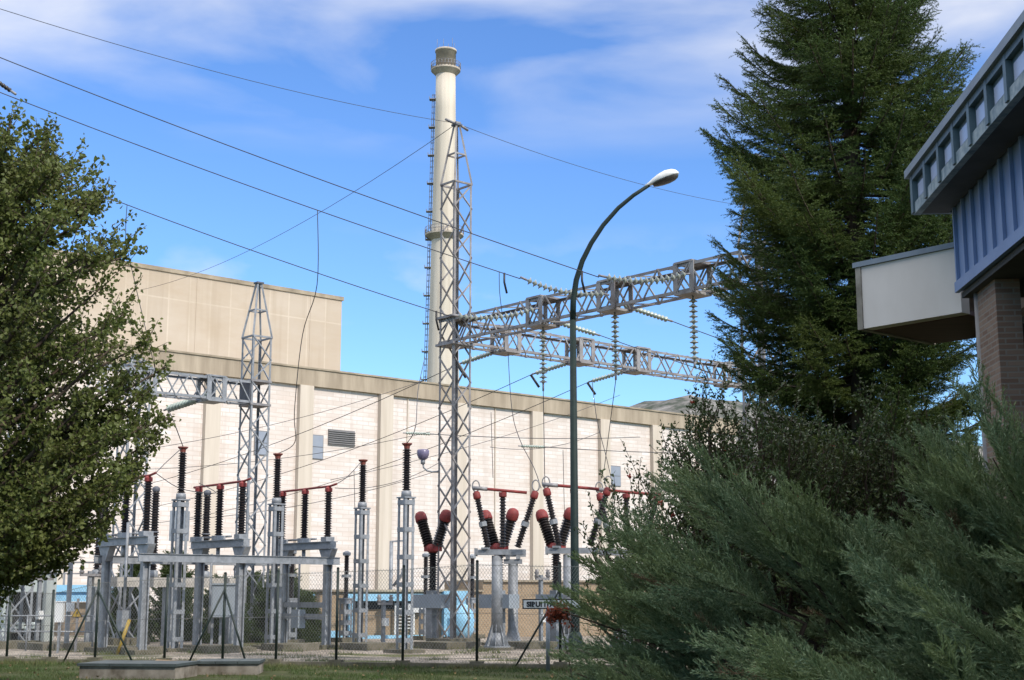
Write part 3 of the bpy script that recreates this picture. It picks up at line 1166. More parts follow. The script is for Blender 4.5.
# low rear frame with ceramic transformers
lf = thing('low_frame', 'low weathered concrete beam on posts behind the left frame, carrying dark insulators', 'frame')
lfa, lfb = gnd(88, 43.6), gnd(238, 48.0)
zlb = 2.0
b = MB()
b.bar(lfa + ZV * zlb, lfb + ZV * zlb, 0.3, 0.3)
b.build('beam', M['concrete'], lf)
for f in (0.04, 0.5, 0.94):
    b = MB()
    p = lfa.lerp(lfb, f)
    b.box(p + ZV * (zlb - 0.15) / 2, U * 0.15, V * 0.15, ZV * ((zlb - 0.16) / 2))
    b.build('column', M['steel'], lf)
t0 = thing('instrument_transformer', 'x', 'transformer', (0, 0, 0), ANG_U, 'dark instrument transformers on the low concrete beam')
b = MB()
b.lathe([(0.16, 0), (0.17, 0.02), (0.17, 0.2), (0.1, 0.24)], (0, 0, 0), ZV, 12)
b.build('base', M['steel'], t0)
insulator(t0, (0, 0, 0.24), (0, 0, 1.40), 0.1, 0.15, 14)
insulator(t0, (0, 0, 1.46), (0, 0, 2.72), 0.09, 0.14, 15)
b = MB()
b.lathe([(0.1, 2.72), (0.12, 2.74), (0.12, 2.85), (0.05, 2.9)], (0, 0, 0), ZV, 12)
b.build('cap', M['plate'], t0)
b = MB()
b.lathe([(0.13, 1.40), (0.15, 1.42), (0.15, 1.44), (0.13, 1.46)], (0, 0, 0), ZV, 12)
b.build('flange', M['plate'], t0)
for i, (f, lab) in enumerate(((97, 'dark instrument transformer on the low beam, left end near the tree'),
                              (152, 'dark instrument transformer on the middle of the low concrete beam'),
                              (204, 'dark instrument transformer on the low beam behind the middle switch'))):
    o = t0 if i == 0 else copy_tree(t0)
    o.location = lfa.lerp(lfb, frac_on(lfa + ZV * zlb, lfb + ZV * zlb, f)) + ZV * (zlb + 0.152)
    o['label'] = lab

# slim surge arresters on short lattice stands
sa = thing('surge_arrester', 'x', 'insulator', (0, 0, 0), ANG_U, 'slim black surge arresters on short lattice stands')
for sx in (-1, 1):
    for sy in (-1, 1):
        b = MB()
        b.angle((sx * 0.16, sy * 0.16, 0.15), (sx * 0.16, sy * 0.16, 1.45), 0.07, 0.012, (-sx, 0, 0), (0, -sy, 0))
        b.build('leg', M['steel'], sa)
for k in range(4):
    b = MB()
    z = 0.3 + k * 0.36
    for s in (-1, 1):
        b.box((0, s * 0.167, z), (0.16, 0, 0), (0, 0.006, 0), (0, 0, 0.08))
        b.box((s * 0.167, 0, z), (0.006, 0, 0), (0, 0.16, 0), (0, 0, 0.08))
    b.build('batten_plate', M['steel'], sa)
b = MB()
b.bx(-0.2, 0.2, -0.2, 0.2, 1.45, 1.5)
b.build('head_plate', M['steel'], sa)
insulator(sa, (0, 0, 1.5), (0, 0, 2.2), 0.065, 0.095, 12)
insulator(sa, (0, 0, 2.3), (0, 0, 2.95), 0.065, 0.095, 12)
b = MB()
b.lathe([(0.17, 2.2), (0.17, 2.3)], (0, 0, 0), ZV, 12, False)
b.lathe([(0.12, 2.95), (0.14, 2.98), (0.14, 3.06), (0.04, 3.12)], (0, 0, 0), ZV, 12, False)
b.build('flange', M['steel'], sa)
b = MB()
b.bx(-0.35, 0.35, -0.35, 0.35, -0.05, 0.15)
b.build('footing', M['footing'], sa)
for i, (px, Y, lab) in enumerate(((290, 47.5, 'slim black arrester behind the right-end switch of the left frame'),
                              (345, 49.5, 'slim black arrester left of the tall insulator that stands alone'),
                                  (425, 51.5, 'slim black arrester just left of the central lattice mast'),
                                  (472, 53.5, 'slim black arrester just right of the central lattice mast'))):
    o = sa if i == 0 else copy_tree(sa)
    o.location = gnd(px, Y)
    o['label'] = lab

# circuit breakers with two red interrupter heads
cb = thing('circuit_breaker', 'x', 'breaker', (0, 0, 0), ANG_V, 'circuit breakers with paired red heads')
ZJ = 3.12
b = MB()
b.bar((0, 0, 0.1), (0, 0, 1.75), 0.3, 0.3)
b.build('column', M['steel'], cb)
insulator(cb, (0, 0, 1.75), (0, 0, ZJ - 0.12), 0.10, 0.16, 16)
b = MB()
b.lathe([(0.12, ZJ - 0.16), (0.2, ZJ - 0.1), (0.22, ZJ + 0.05), (0.12, ZJ + 0.14)], (0, 0, 0), ZV, 12)
b.box((0, 0, ZJ + 0.02), (0.36, 0, 0), (0, 0.1, 0), (0, 0, 0.12))
b.build('joint_housing', M['red'], cb)
for s in (-1, 1):
    p = Vector((s * 0.2, 0, ZJ + 0.05))
    q = Vector((s * 0.62, 0, ZJ + 0.92))
    d = (q - p).normalized()
    insulator(cb, p + d * 0.05, q, 0.12, 0.185, 10)
    b = MB()
    b.lathe([(0.19, -0.02), (0.205, 0.0), (0.205, 0.10), (0.195, 0.20), (0.15, 0.29), (0.08, 0.33), (0.02, 0.34)], q, d, 14)
    b.build('interrupter_head', M['red'], cb)
b = MB()
b.bx(-0.75, 0.75, -0.22, 0.22, 1.18, 1.62)
b.build('mechanism_box', M['cab_grey'], cb)
b = MB()
b.bx(-0.4, 0.4, -0.4, 0.4, -0.05, 0.1)
b.build('footing', M['footing'], cb)
for i, (px, Y, lab, zo) in enumerate(((433, 46.8, 'circuit breaker with two red heads behind the central lattice mast', 0),
                                      (499, 46.0, 'circuit breaker with red heads standing over the round grey columns', 0),
                                      (556, 45.6, 'circuit breaker with red heads mostly covered by the juniper tips', 0))):
    o = cb if i == 0 else copy_tree(cb)
    q = at(px, 545, Y)
    o.location = (q.x, Y, zo)
    o['label'] = lab

# V-type disconnectors on round columns
vd = thing('vee_disconnector', 'x', 'switch', (0, 0, 0), math.radians(-8), 'vee-shaped disconnectors with long red tubes')
ZP = 2.88
b = MB()
b.lathe([(0.17, 0.5), (0.16, ZP - 0.12)], (0, 0, 0), ZV, 18)
for k in range(8):
    t = math.pi * k / 4
    b.prism([(0.165 * math.cos(t), 0.165 * math.sin(t), 0.75), (0.36 * math.cos(t), 0.36 * math.sin(t), 0.12), (0.1 * math.cos(t), 0.1 * math.sin(t), 0.12)],
            (0.015 * -math.sin(t), 0.015 * math.cos(t), 0))
b.lathe([(0.4, 0.08), (0.4, 0.12)], (0, 0, 0), ZV, 18, False)
b.lathe([(0.3, 0.12), (0.17, 0.5)], (0, 0, 0), ZV, 18)
b.build('column', M['steel'], vd)
b = MB()
b.bx(-0.62, 0.85, -0.17, 0.17, ZP - 0.10, ZP + 0.06)
b.bx(-0.45, -0.25, -0.25, 0.25, ZP + 0.063, ZP + 0.12)
b.bx(-0.66, -0.621, -0.2, 0.2, ZP - 0.13, ZP + 0.1)
b.build('base_beam', M['steel'], vd)
VT = 4.45
for (x0, x1) in ((-0.28, -0.60), (0.62, 1.10)):
    p, q = Vector((x0, 0, ZP + 0.12)), Vector((x1, 0, VT))
    mid = p.lerp(q, 0.48)
    d = (q - p).normalized()
    i1 = insulator(vd, p, mid - d * 0.05, 0.07, 0.115, 8)
    i2 = insulator(vd, mid + d * 0.05, q, 0.065, 0.105, 9)
    b = MB()
    b.lathe([(0.12, -0.07), (0.12, 0.07)], mid, d, 10, False)
    b.build('flange', M['steel'], i1)
    b = MB()
    b.lathe([(0.1, 0), (0.12, 0.05), (0.11, 0.2), (0.05, 0.24)], q, d, 10)
    b.build('cap', M['red'], i2)
    b = MB()
    e = q + d * 0.24
    ringp = [e + Vector((0.11 * math.cos(t * math.pi / 6), 0, 0.16 + 0.17 * math.sin(t * math.pi / 6))) for t in range(-4, 9)]
    b.tube(ringp, 0.022, 6)
    b.build('arcing_horn', M['steel_dark'], i2)
ci = insulator(vd, (0.17, 0.0, ZP + 0.12), (0.17, 0.0, VT + 0.05), 0.065, 0.105, 16)
b = MB()
b.lathe([(0.1, VT + 0.05), (0.12, VT + 0.08), (0.12, VT + 0.2)], (0.17, 0, 0), ZV, 10, False)
b.build('cap', M['red'], ci)
b = MB()
b.tube([(-0.62, 0, VT + 0.32), (-0.2, 0, VT + 0.29), (0.9, 0, VT + 0.18)], 0.045, 8)
b.build('contact_tube', M['red'], vd)
b = MB()
b.tube([(-0.75, 0, VT + 0.34), (-0.3, 0, VT + 0.30)], 0.06, 8)
b.build('contact_tip', M['steel_dark'], vd)
b = MB()
b.bx(-0.5, 0.5, -0.5, 0.5, -0.05, 0.08)
b.build('footing', M['footing'], vd)
for i, (px, Y, lab) in enumerate(((497, 42.4, 'vee-shaped disconnector on a round flared column left of the street lamp pole'),
                                  (569, 41.0, 'vee-shaped disconnector with a long red tube passing behind the lamp pole'),
                                  (622, 43.0, 'vee-shaped disconnector whose red tips show above the juniper'))):
    o = vd if i == 0 else copy_tree(vd)
    q = at(px, 600, Y)
    o.location = (q.x, Y, 0)
    o['label'] = lab

# a second round column with clamp head right behind the first disconnector
rc = thing('support_column', 'round grey steel column with a bolted clamp head beside the flared one', 'column', gnd(513, 46.3))
b = MB()
b.lathe([(0.36, 0.08), (0.36, 0.12), (0.26, 0.13), (0.17, 0.5), (0.16, 2.6)], (0, 0, 0), ZV, 18)
b.build('post', M['steel'], rc)
b = MB()
b.bx(-0.3, 0.3, -0.14, 0.14, 2.6, 2.75)
b.bx(-0.24, -0.1, -0.2, 0.2, 2.75, 3.0)
b.bx(0.1, 0.24, -0.2, 0.2, 2.75, 3.0)
b.bx(-0.4, 0.42, -0.06, 0.06, 2.83, 2.9)
b.build('clamp_head', M['steel'], rc)

# ------------------------------------------------------------------ overhead lines


def sag_pts(p0, p1, sag, n=18):
    return [p0.lerp(p1, i / n) - ZV * (sag * 4 * (i / n) * (1 - i / n)) for i in range(n + 1)]


def wire(label, p0, p1, sag=0.0, r=0.014, group='overhead power lines', name='power_line', via=None):
    b = MB()
    if via:
        pts = via
        # smooth through the listed points
        out_ = []
        for i in range(len(pts) - 1):
            q0, q1, q2, q3 = pts[max(i - 1, 0)], pts[i], pts[i + 1], pts[min(i + 2, len(pts) - 1)]
            for k in range(6):
                t = k / 6
                out_.append(0.5 * ((2 * q1) + (q2 - q0) * t + (2 * q0 - 5 * q1 + 4 * q2 - q3) * t * t + (3 * q1 - 3 * q2 + q3 - q0) * t ** 3))
        out_.append(pts[-1])
        pts = out_
    else:
        pts = sag_pts(p0, p1, sag)
    b.tube(pts, r, 5)
    return tag(b.build(name, M['wire']), label, 'cable', group)


def string(label, p0, p1, n, r, m, sag=0.0, group='insulator strings on the girders'):
    """chain of cap-and-pin discs between two points"""
    t = thing('insulator_string', label, 'insulator', p0, 0, group)
    v = p1 - p0
    b = MB()
    pts = sag_pts(Vector((0, 0, 0)), v, sag, n)
    for i in range(n):
        a, c = pts[i], pts[i + 1]
        d = c - a
        L = d.length
        b.lathe([(0.025, 0.05 * L), (0.05, 0.15 * L), (r * 0.55, 0.32 * L), (r, 0.52 * L), (r * 0.97, 0.60 * L), (0.05, 0.66 * L), (0.03, 0.95 * L)], a, d, 12)
    b.build('discs', m, t)
    b = MB()
    b.tube([Vector((0, 0, 0)) - v.normalized() * 0.16, pts[0], ], 0.03, 6)
    b.build('clamp', M['steel_dark'], t)
    b = MB()
    b.tube([pts[-1], v + (pts[-1] - pts[-2]).normalized() * 0.22], 0.035, 6)
    b.build('clamp', M['steel_dark'], t)
    return t


gh = zG1 - zG0
G1 = [g1a.lerp(g1b, f) for f in fr1]
G2 = [g2a.lerp(g2b, f) for f in fr2]
ROW = ['nearest the central mast', 'in the middle of the upper girder', 'towards the spruce']
# suspension strings below the upper girder
ends = []
LAB_H = ['nearest the mast', 'in the middle', 'beside the spruce']
for i, L in enumerate((2.0, 2.1, 2.0)):
    p = G1[i] - ZV * 0.14
    q = p - ZV * (1.72 + 0.02 * i)
    string('hanging string of pale discs under the upper girder, ' + LAB_H[i], p, q, 12, 0.125, M['glass_disc'])
    ends.append(q - ZV * 0.2)
# strain strings on the line side of the upper girder
tipL = []
LAB_L = ['nearest the mast', 'in the middle', 'towards the spruce']
for i, (pa, pq) in enumerate((((534, 309), (458, 316)), ((604, 294), (527, 280)), ((686, 274), (606, 277)))):
    p = at(pa[0], pa[1], G1[i].y - 0.45)
    q = at(pq[0], pq[1], G1[i].y - 0.75)
    string('long strain string of pale discs beside the upper girder, ' + LAB_L[i], p, q, 15, 0.12, M['glass_disc'], 0.16)
    tipL.append(q + (q - p).normalized() * 0.2)
lines = [((0, 150), 40.0, tipL[0], 0.25), ((0, 88), 38.0, tipL[1], 0.2), ((0, 53), 36.5, tipL[2], 0.2)]
labs = ['lowest of the three thick power lines, ending at the upper girder beside the mast',
        'middle thick power line crossing the sky to the upper girder',
        'upper thick power line crossing the sky behind the street lamp to the upper girder']
LW = []
for (px, Y, q, sg), lab in zip(lines, labs):
    p = at(px[0], px[1], Y)
    p2 = p + (p - q) * 0.25
    LW.append((p2, q, sg))
    wire(lab, p2, q, sg, 0.0145)
# shield wire over the mast peak
apex = T1 + ZV * (zat(124, T1Y))
sw0 = at(-40, -4, 31.0)
wire('thin shield wire from the top left corner to the mast peak', sw0, apex - U * 0.2, 0.3, 0.009)
wire('thin shield wire from the mast peak past the lamp head into the spruce', apex + U * 0.2, at(760, 208, 66), 0.4, 0.010)
wire('thin shield wire slanting from the mast peak down to the buff concrete block', apex - V * 0.1, at(140, 290, 84), 0.9, 0.011)
b = MB()
for s in (-1, 1):
    b.tube([apex + U * 0.12 * s, apex + U * 0.5 * s + ZV * (0.06 if s < 0 else -0.12)], 0.045, 6)
b.box(apex + ZV * 0.0, U * 0.1, V * 0.1, ZV * 0.06)
tag(b.build('wire_clamp', M['steel_dark']), 'dark clamp holding the shield wires on the mast peak', 'clamp')
# strings and lines leaving the far side of the upper girder
for i in range(3):
    p = G1[i] + U * 0.4 + ZV * 0.2
    dirw = (U - ZV * 0.1).normalized()
    q = p + dirw * 1.9
    string('thin pale green string behind the upper girder, ' + LAB_H[i], p, q, 12, 0.09, M['green_disc'])
    wire('power line leaving behind the upper girder, ' + LAB_H[i], q + dirw * 0.2, p + U * 26 - ZV * 2.2, 0.3, 0.015)
# strings and lines below the lower girder, going away to the left
NM2 = ['just right of the mast', 'left of the street lamp pole', 'right of the street lamp pole']
for i in range(3):
    p = G2[i] - V * 0.4 + ZV * 0.1
    dirw = (-V - ZV * 0.09).normalized()
    q = p + dirw * 2.0
    string('pale green string under the lower girder, ' + NM2[i], p, q, 12, 0.09, M['green_disc'])
    wire('line from the lower girder falling leftward, ' + NM2[i], q + dirw * 0.2, p - V * 46 - ZV * (3.4 + 0.5 * i), 1.2, 0.014)
    b = MB()
    b.tube([q + dirw * 0.3, q + dirw * 0.1 - ZV * 0.5 + U * 0.25], 0.05, 6)
    tag(b.build('vibration_damper', M['black']), 'short black damper under the lower girder, ' + NM2[i], 'damper', 'line dampers')
for i in (0, 1, 2):
    b = MB()
    p2, q, sg = LW[i]
    c = q + (p2 - q).normalized() * 0.5
    b.tube([c, c - ZV * 0.28, c - ZV * 0.6 + U * 0.1], 0.035, 6)
    tag(b.build('vibration_damper', M['black']), 'short black damper on the line above the upper girder, ' + LAB_H[i], 'damper', 'line dampers')

# string and droppers of the left portal
gp = (T3 + ZV * z2a).lerp(T2 + ZV * z2a, 0.66)
p = gp + V * 0.42 + ZV * 0.5
q = p - U * 0.2 + V * 2.2 - ZV * 0.7
p_, q_ = gp - V * 0.3 + ZV * 0.25, at(168, 409, 50.5)
string('green strain string below the left portal girder', p_, q_, 14, 0.14, M['green_disc'])
wire('cable dropping from the left portal to the tall insulator nearest the tree', q_, post_tops[0], 0, 0.014, via=[q_, q_ - ZV * 0.7 + V * 0.1, post_tops[0] + ZV * 1.0 - U * 0.5, post_tops[0]], group='dropper cables', name='dropper_cable')


def on_line(i, px):
    p2, q, sg = LW[i]
    pts = sag_pts(p2, q, sg, 300)
    best = min(pts, key=lambda v: abs(512 + F * v.x / (v.y * CP + (v.z - EYE) * SP) - px))
    return best


a0 = on_line(1, 317)
wire('long dropper cable falling from the sky line to the tall insulator beside the louvre', None, None, 0, 0.013, 'dropper cables', 'dropper_cable',
     [a0, a0 - ZV * 2.2 + U * 0.05, a0.lerp(post_tops[1], 0.5) + V * 0.3, a0.lerp(post_tops[1], 0.82) + V * 0.55, post_tops[1] + ZV * 0.4 + U * 0.6, post_tops[1]])
a0 = on_line(0, 128)
wire('short dropper cable hanging in front of the leafy tree edge', None, None, 0, 0.012, 'dropper cables', 'dropper_cable',
     [a0, a0 - ZV * 0.8, a0 - ZV * 1.6 + U * 0.15, a0 - ZV * 5.0 + U * 1.2])
a0 = at(425, 357, 52)
wire('dropper cable curving to the tall insulator beside the lilac lantern', None, None, 0, 0.013, 'dropper cables', 'dropper_cable',
     [a0, a0.lerp(post_tops[3], 0.45) + ZV * 0.0, post_tops[3] + ZV * 0.5 + U * 0.3, post_tops[3]])
a0 = on_line(0, 405)
a0 = at(545, 384, 43)
wire('dropper cable hanging straight from the nearest suspension string', ends[0], at(545, 492, 43.5), -0.0, 0.012, 'dropper cables', 'dropper_cable')
wire('dropper cable sweeping from the lower girder to the vee disconnector', None, None, 0, 0.013, 'dropper cables', 'dropper_cable',
     [at(508, 352, 48), at(512, 410, 47), at(520, 440, 46), at(534, 468, 44.5), at(541, 488, 42.5)])
wire('dropper cable falling beside the lamp pole from the lower girder', None, None, 0, 0.013, 'dropper cables', 'dropper_cable',
     [at(592, 380, 50), at(597, 420, 49.5), at(607, 460, 49), at(616, 500, 48.5)])
wire('dropper cable from the middle suspension string', ends[1], at(604, 470, 45), 0, 0.012, 'dropper cables', 'dropper_cable')
wire('jumper cable looping from the suspension string near the spruce', None, None, 0, 0.012, 'dropper cables', 'dropper_cable',
     [ends[2], ends[2] + U * 0.8 - ZV * 0.1, ends[2] + U * 1.8, ends[2] + U * 2.8 + ZV * 0.4])
a0 = on_line(1, 499)
wire('thin jumper hanging from the middle thick line down to the upper girder', None, None, 0, 0.011, 'dropper cables', 'dropper_cable',
     [a0, a0 - ZV * 0.6 + U * 0.02, a0 - ZV * 1.25 + U * 0.12])
wire('cable linking the covered switch to the tall insulator nearest the tree', None, None, 0, 0.012, 'dropper cables', 'dropper_cable',
     [swB - U * 3.0 + V * 0.42 + ZV * (SB + 1.75), (swB - U * 3.0 + ZV * 4.9).lerp(post_tops[0], 0.5) - ZV * 0.05, post_tops[0]])
wire('cable linking the right-end switch to the tall insulator by the louvre', None, None, 0, 0.012, 'dropper cables', 'dropper_cable',
     [swB + U * 3.0 + V * 0.42 + ZV * (SB + 1.75), (swB + U * 3.0 + ZV * 5.1).lerp(post_tops[2], 0.55) - ZV * 0.25, post_tops[2]])
wire('loop of cable between the switches of the left frame', None, None, 0, 0.012, 'dropper cables', 'dropper_cable',
     [swB - U * 3.0 + V * 0.42 + ZV * (SB + 1.74), swB - U * 2.2 + V * 0.4 + ZV * (SB + 1.35), swB - U * 1.0 + V * 0.2 + ZV * (SB + 1.3), swB - V * SL + ZV * (SB + 1.8)])
# level wires across the white wall, with their strain strings
for k, (y0, y1, xs) in enumerate(((434, 437, 430), (447, 452, 545))):
    a, c = at(xs, y0, 66), at(xs + 210, y1, 84)
    s_ = string('small green string on a level wire before the white wall, ' + ('left of the mast' if k == 0 else 'left of the lamp pole'), at(xs - 24, y0 - 1, 65), a, 10, 0.075, M['green_disc'], group='strings on the level wires')
    wire('level wire across the white wall, ' + ('passing behind the mast' if k == 0 else 'passing behind the lamp pole'), a, c, 0.15, 0.02, 'level wires in front of the wall')
# fan of faint cables over the left part of the wall
fan = [((120, 470), 58, (430, 432), 62), ((180, 520), 56, (440, 470), 60), ((335, 488), 52, (440, 462), 56), ((128, 452), 60, (425, 380), 66), ((490, 447), 56, (600, 432), 62), ((330, 480), 60, (620, 395), 74)]
fl = ['from the left portal across the brick wall to the mast', 'above the middle switch to the mast', 'between the arrester and the mast', 'under the parapet to the mast', 'right of the mast towards the lamp pole', 'rising behind the mast and the lamp pole']
for (pa, ya, pb, yb), l_ in zip(fan, fl):
    wire('thin cable strung ' + l_, at(*pa, ya), at(*pb, yb), 0.35, 0.012, 'thin cables before the wall')
for k, (px, y0, y1) in enumerate(((238, 455, 600), (491, 412, 478), (563, 450, 540), (354, 470, 560))):
    wire(['thin vertical earth wire beside the grey lattice portal', 'thin vertical earth wire right of the mast', 'thin vertical earth wire at the lamp pole', 'thin vertical wire down to the arrester by the lone tall insulator'][k],
         at(px, y0, 54), at(px + 2, y1, 54), 0, 0.012, 'thin vertical wires', 'earth_wire')

# far end of the line at the left edge of the picture
pl0 = at(-8, 78, 34.5)
pl1 = at(9, 92, 34.0)
string('dark strain string on the middle line at the left picture edge', pl0, at(11, 91, 34.1), 6, 0.06, M['porcelain'], group='strings at the left edge')

# ------------------------------------------------------------------ street lamp
lp = gnd(575.5, 38.6)
lamp = thing('street_lamp', 'tall dark green street lamp with a curved arm and white head', 'street lamp', lp)
LY = 38.6
b = MB()
zb_ = zat(320, LY)
b.tube([(0, 0, 0), (0, 0, 2.0), (0, 0, zb_)], [0.125, 0.115, 0.088], 16)
b.build('pole', M['lamp_green'], lamp)
b = MB()
b.lathe([(0.19, 0), (0.19, 0.5), (0.13, 0.62)], (0, 0, 0), ZV, 16)
b.build('base', M['lamp_green'], lamp)
b = MB()
arm = [(573, 320), (574, 300), (577, 280), (583, 261), (592, 243), (604, 225), (619, 208), (634, 195.5), (650, 185)]
ap = [Vector((0, 0, zb_ - 0.02))]
for k, (x, y) in enumerate(arm[1:]):
    q = at(x, y, LY - 0.05 * k)
    ap.append(Vector((q.x - lp.x - 0.02, q.y - lp.y, q.z)))
n_ = len(ap)
b.tube(ap, [0.088 - 0.036 * i / (n_ - 1) for i in range(n_)], 12)
b.build('arm', M['lamp_green'], lamp)
hd = (ap[-1] - ap[-2]).normalized()
hd = Vector((0.93, -0.22, 0.33)).normalized()
b = MB()
side = Vector((hd.y, -hd.x, 0)).normalized()
upv = side.cross(hd)
if upv.z < 0:
    upv = -upv
secs = [(-0.12, 0.05, 0.05), (0.0, 0.075, 0.075), (0.15, 0.14, 0.14), (0.35, 0.20, 0.20), (0.55, 0.22, 0.225), (0.74, 0.19, 0.19), (0.85, 0.12, 0.12), (0.90, 0.03, 0.03)]
vs, fs = [], []
ns = 14
for (t, w, h) in secs:
    for k in range(ns):
        a = 2 * math.pi * k / ns
        zz = math.sin(a)
        zz = zz * h if zz > 0 else zz * h * 0.25
        vs.append(ap[-1] + hd * t + side * (w * math.cos(a)) + upv * zz)
for i in range(len(secs) - 1):
    for k in range(ns):
        k2 = (k + 1) % ns
        fs.append((i * ns + k, i * ns + k2, (i + 1) * ns + k2, (i + 1) * ns + k))
fs.append(tuple(reversed(range(ns))))
fs.append(tuple(range((len(secs) - 1) * ns, len(secs) * ns)))
b.add(vs, fs, True)
head = b.build('lamp_head', M['lamp_white'], lamp)
b = MB()
vs = []
secs2 = [(0.10, 0.10), (0.2, 0.155), (0.35, 0.195), (0.55, 0.215), (0.72, 0.185), (0.82, 0.12), (0.86, 0.04)]
ctr = []
fs = []
nn = 8
for (t, w) in secs2:
    for k in range(nn + 1):
        a = math.pi * k / nn
        vs.append(ap[-1] + hd * t + side * (w * math.cos(a)) + upv * (-0.035 - 0.12 * math.sin(a) * w / 0.2))
for i in range(len(secs2) - 1):
    for k in range(nn):
        fs.append((i * (nn + 1) + k, i * (nn + 1) + k + 1, (i + 1) * (nn + 1) + k + 1, (i + 1) * (nn + 1) + k))
b.add(vs, fs, True)
b.build('lens', M['lens'], head)

# lilac lantern bracketed off the mast
la = at(437, 470, T1Y)
lan = thing('wall_lantern', 'lilac grey bulb lantern on a curved bracket at the mast', 'lantern', at(423, 455, T1Y - 0.2))
o_ = Vector(lan.location)
b = MB()
b.lathe([(0.06, -0.17), (0.15, -0.12), (0.20, 0.0), (0.205, 0.14), (0.17, 0.18), (0.03, 0.2)], (0, 0, 0), ZV, 14)
b.build('globe', M['lilac'], lan)
b = MB()
b.tube([(0, 0, -0.3), (0, 0, -0.16)], 0.075, 10)
b.build('socket', M['steel'], lan)
b = MB()
mp_ = la - o_
b.tube([(0, 0, -0.28), (0.03, 0, -0.42), (0.14, 0.02, -0.52), (mp_.x * 0.7, 0.1, -0.55), mp_ + Vector((0.05, 0.1, -0.05))], 0.03, 8)
b.build('bracket', M['steel'], lan)

# ------------------------------------------------------------------ fence
fence = thing('chain_link_fence', 'long chain-link fence on dark green posts along the gravel yard', 'fence', FENCE_L)
flen = (FENCE_R - FENCE_L).length


def fpos(px):
    best, bs_ = 1e9, 0
    for i in range(2001):
        s = flen * i / 2000
        q = FENCE_L + fdir * s
        rel = q + ZV * 1.0 - Vector((0, 0, EYE))
        x = 512 + F * rel.x / (rel.y * CP + rel.z * SP)
        if abs(x - px) < best:
            best, bs_ = abs(x - px), s
    return bs_


FP = [(-50, 1.75), (9, 1.75), (52, 1.7), (97, 1.95), (166, 2.05), (224, 2.1), (277, 2.15), (337, 2.2), (403, 2.25), (477, 2.35), (560, 2.3), (632, 2.3)]
spos = [(fpos(px), h) for px, h in FP]
for (s, h) in spos:
    p = fdir * s
    b = MB()
    b.tube([p, p + ZV * h], 0.032, 8)
    b.tube([p + ZV * (h - 0.005), p + ZV * (h + 0.03)], [0.038, 0.02], 8)
    po = b.build('post', M['fence_green'], fence)
    b = MB()
    b.box(p + ZV * 0.10, fdir * 0.14, fn * 0.12, ZV * 0.05)
    b.build('footing', M['footing'], po)
for px, side_ in ((97, (-0.75, 1.05)), (224, (-0.8, 0.65)), (560, (-1.0,))):
    s = fpos(px)
    for ds in side_:
        b = MB()
        b.tube([fdir * s + ZV * 1.72 - fn * 0.03, fdir * (s + ds) - fn * 0.12 + ZV * 0.02], 0.024, 6)
        b.build('strut', M['fence_green'], fence)
# woven wire: long diagonal wires in both directions
b = MB()
sp_m = 0.072
ss = [s for s, _ in spos]
hh = [h - 0.05 for _, h in spos]
n = int(flen / sp_m)
vsn, fsn = [], []
z0w = 0.1
for i in range(-30, n + 30):
    s0 = i * sp_m
    for sg in (1, -1):
        # climb until the local top of the fence
        sA = s0
        hloc = float(np.interp(min(max(s0, 0), flen), ss, hh))
        run = (hloc - z0w) * 0.72
        sB = s0 + sg * run
        if min(sA, sB) < 0 or max(sA, sB) > flen:
            continue
        hB = float(np.interp(sB, ss, hh))
        A = fdir * sA + ZV * z0w + fn * (0.004 * sg)
        B = fdir * sB + ZV * hB + fn * (0.004 * sg)
        d = (B - A).normalized()
        pr = d.cross(fn).normalized()
        o = len(vsn)
        w = 0.0032
        for P in (A, B):
            vsn += [P + pr * w, P - pr * w * 0.5 + fn * w * 0.9, P - pr * w * 0.5 - fn * w * 0.9]
        fsn += [(o, o + 1, o + 4, o + 3), (o + 1, o + 2, o + 5, o + 4), (o + 2, o, o + 3, o + 5)]
b.add(vsn, fsn)
for hf_ in (0.05, 0.5, 0.985):
    b.tube([fdir * s + ZV * (z0w + (h - z0w) * hf_) for s, h in zip(ss, hh)], 0.005, 4)
b.build('wire_mesh', M['mesh_wire'], fence)

# ------------------------------------------------------------------ street name sign
SIGNY = 30.6
sg_ = gnd(548, SIGNY)
sign = thing('street_sign', 'white street name plate with black border on a grey post', 'sign', sg_, math.radians(2))
b = MB()
b.tube([(0, 0, 0), (0, 0, 1.42)], 0.045, 10)
b.build('post', M['steel'], sign)
z0s, z1s = zat(609, SIGNY), zat(599, SIGNY)
xw0, xw1 = (523 - 548) / F * SIGNY, (581 - 548) / F * SIGNY
b = MB()
b.bx(xw0, xw1, -0.075, -0.05, z0s, z1s)
b.build('border', M['black'], sign)
b = MB()
b.bx(xw0 + 0.025, xw1 - 0.025, -0.08, -0.076, z0s + 0.025, z1s - 0.025)
pl = b.build('plate', M['white'], sign)
cu = bpy.data.curves.new('lettering', 'FONT')
cu.body = 'SIRU! ITAL'
cu.size = 0.145
cu.offset = 0.008
cu.extrude = 0.002
cu.align_x = 'LEFT'
tmp = bpy.data.objects.new('tmp_text', cu)
COL.objects.link(tmp)
dg = bpy.context.evaluated_depsgraph_get()
tme = bpy.data.meshes.new_from_object(tmp.evaluated_get(dg))
bpy.data.objects.remove(tmp)
tme.materials.clear()
tme.materials.append(M['black'])
tx = bpy.data.objects.new('lettering', tme)
COL.objects.link(tx)
tx.parent = pl
tx.rotation_euler = (math.pi / 2, 0, 0)
tx.location = (xw0 + 0.09, -0.083, z0s + 0.052)

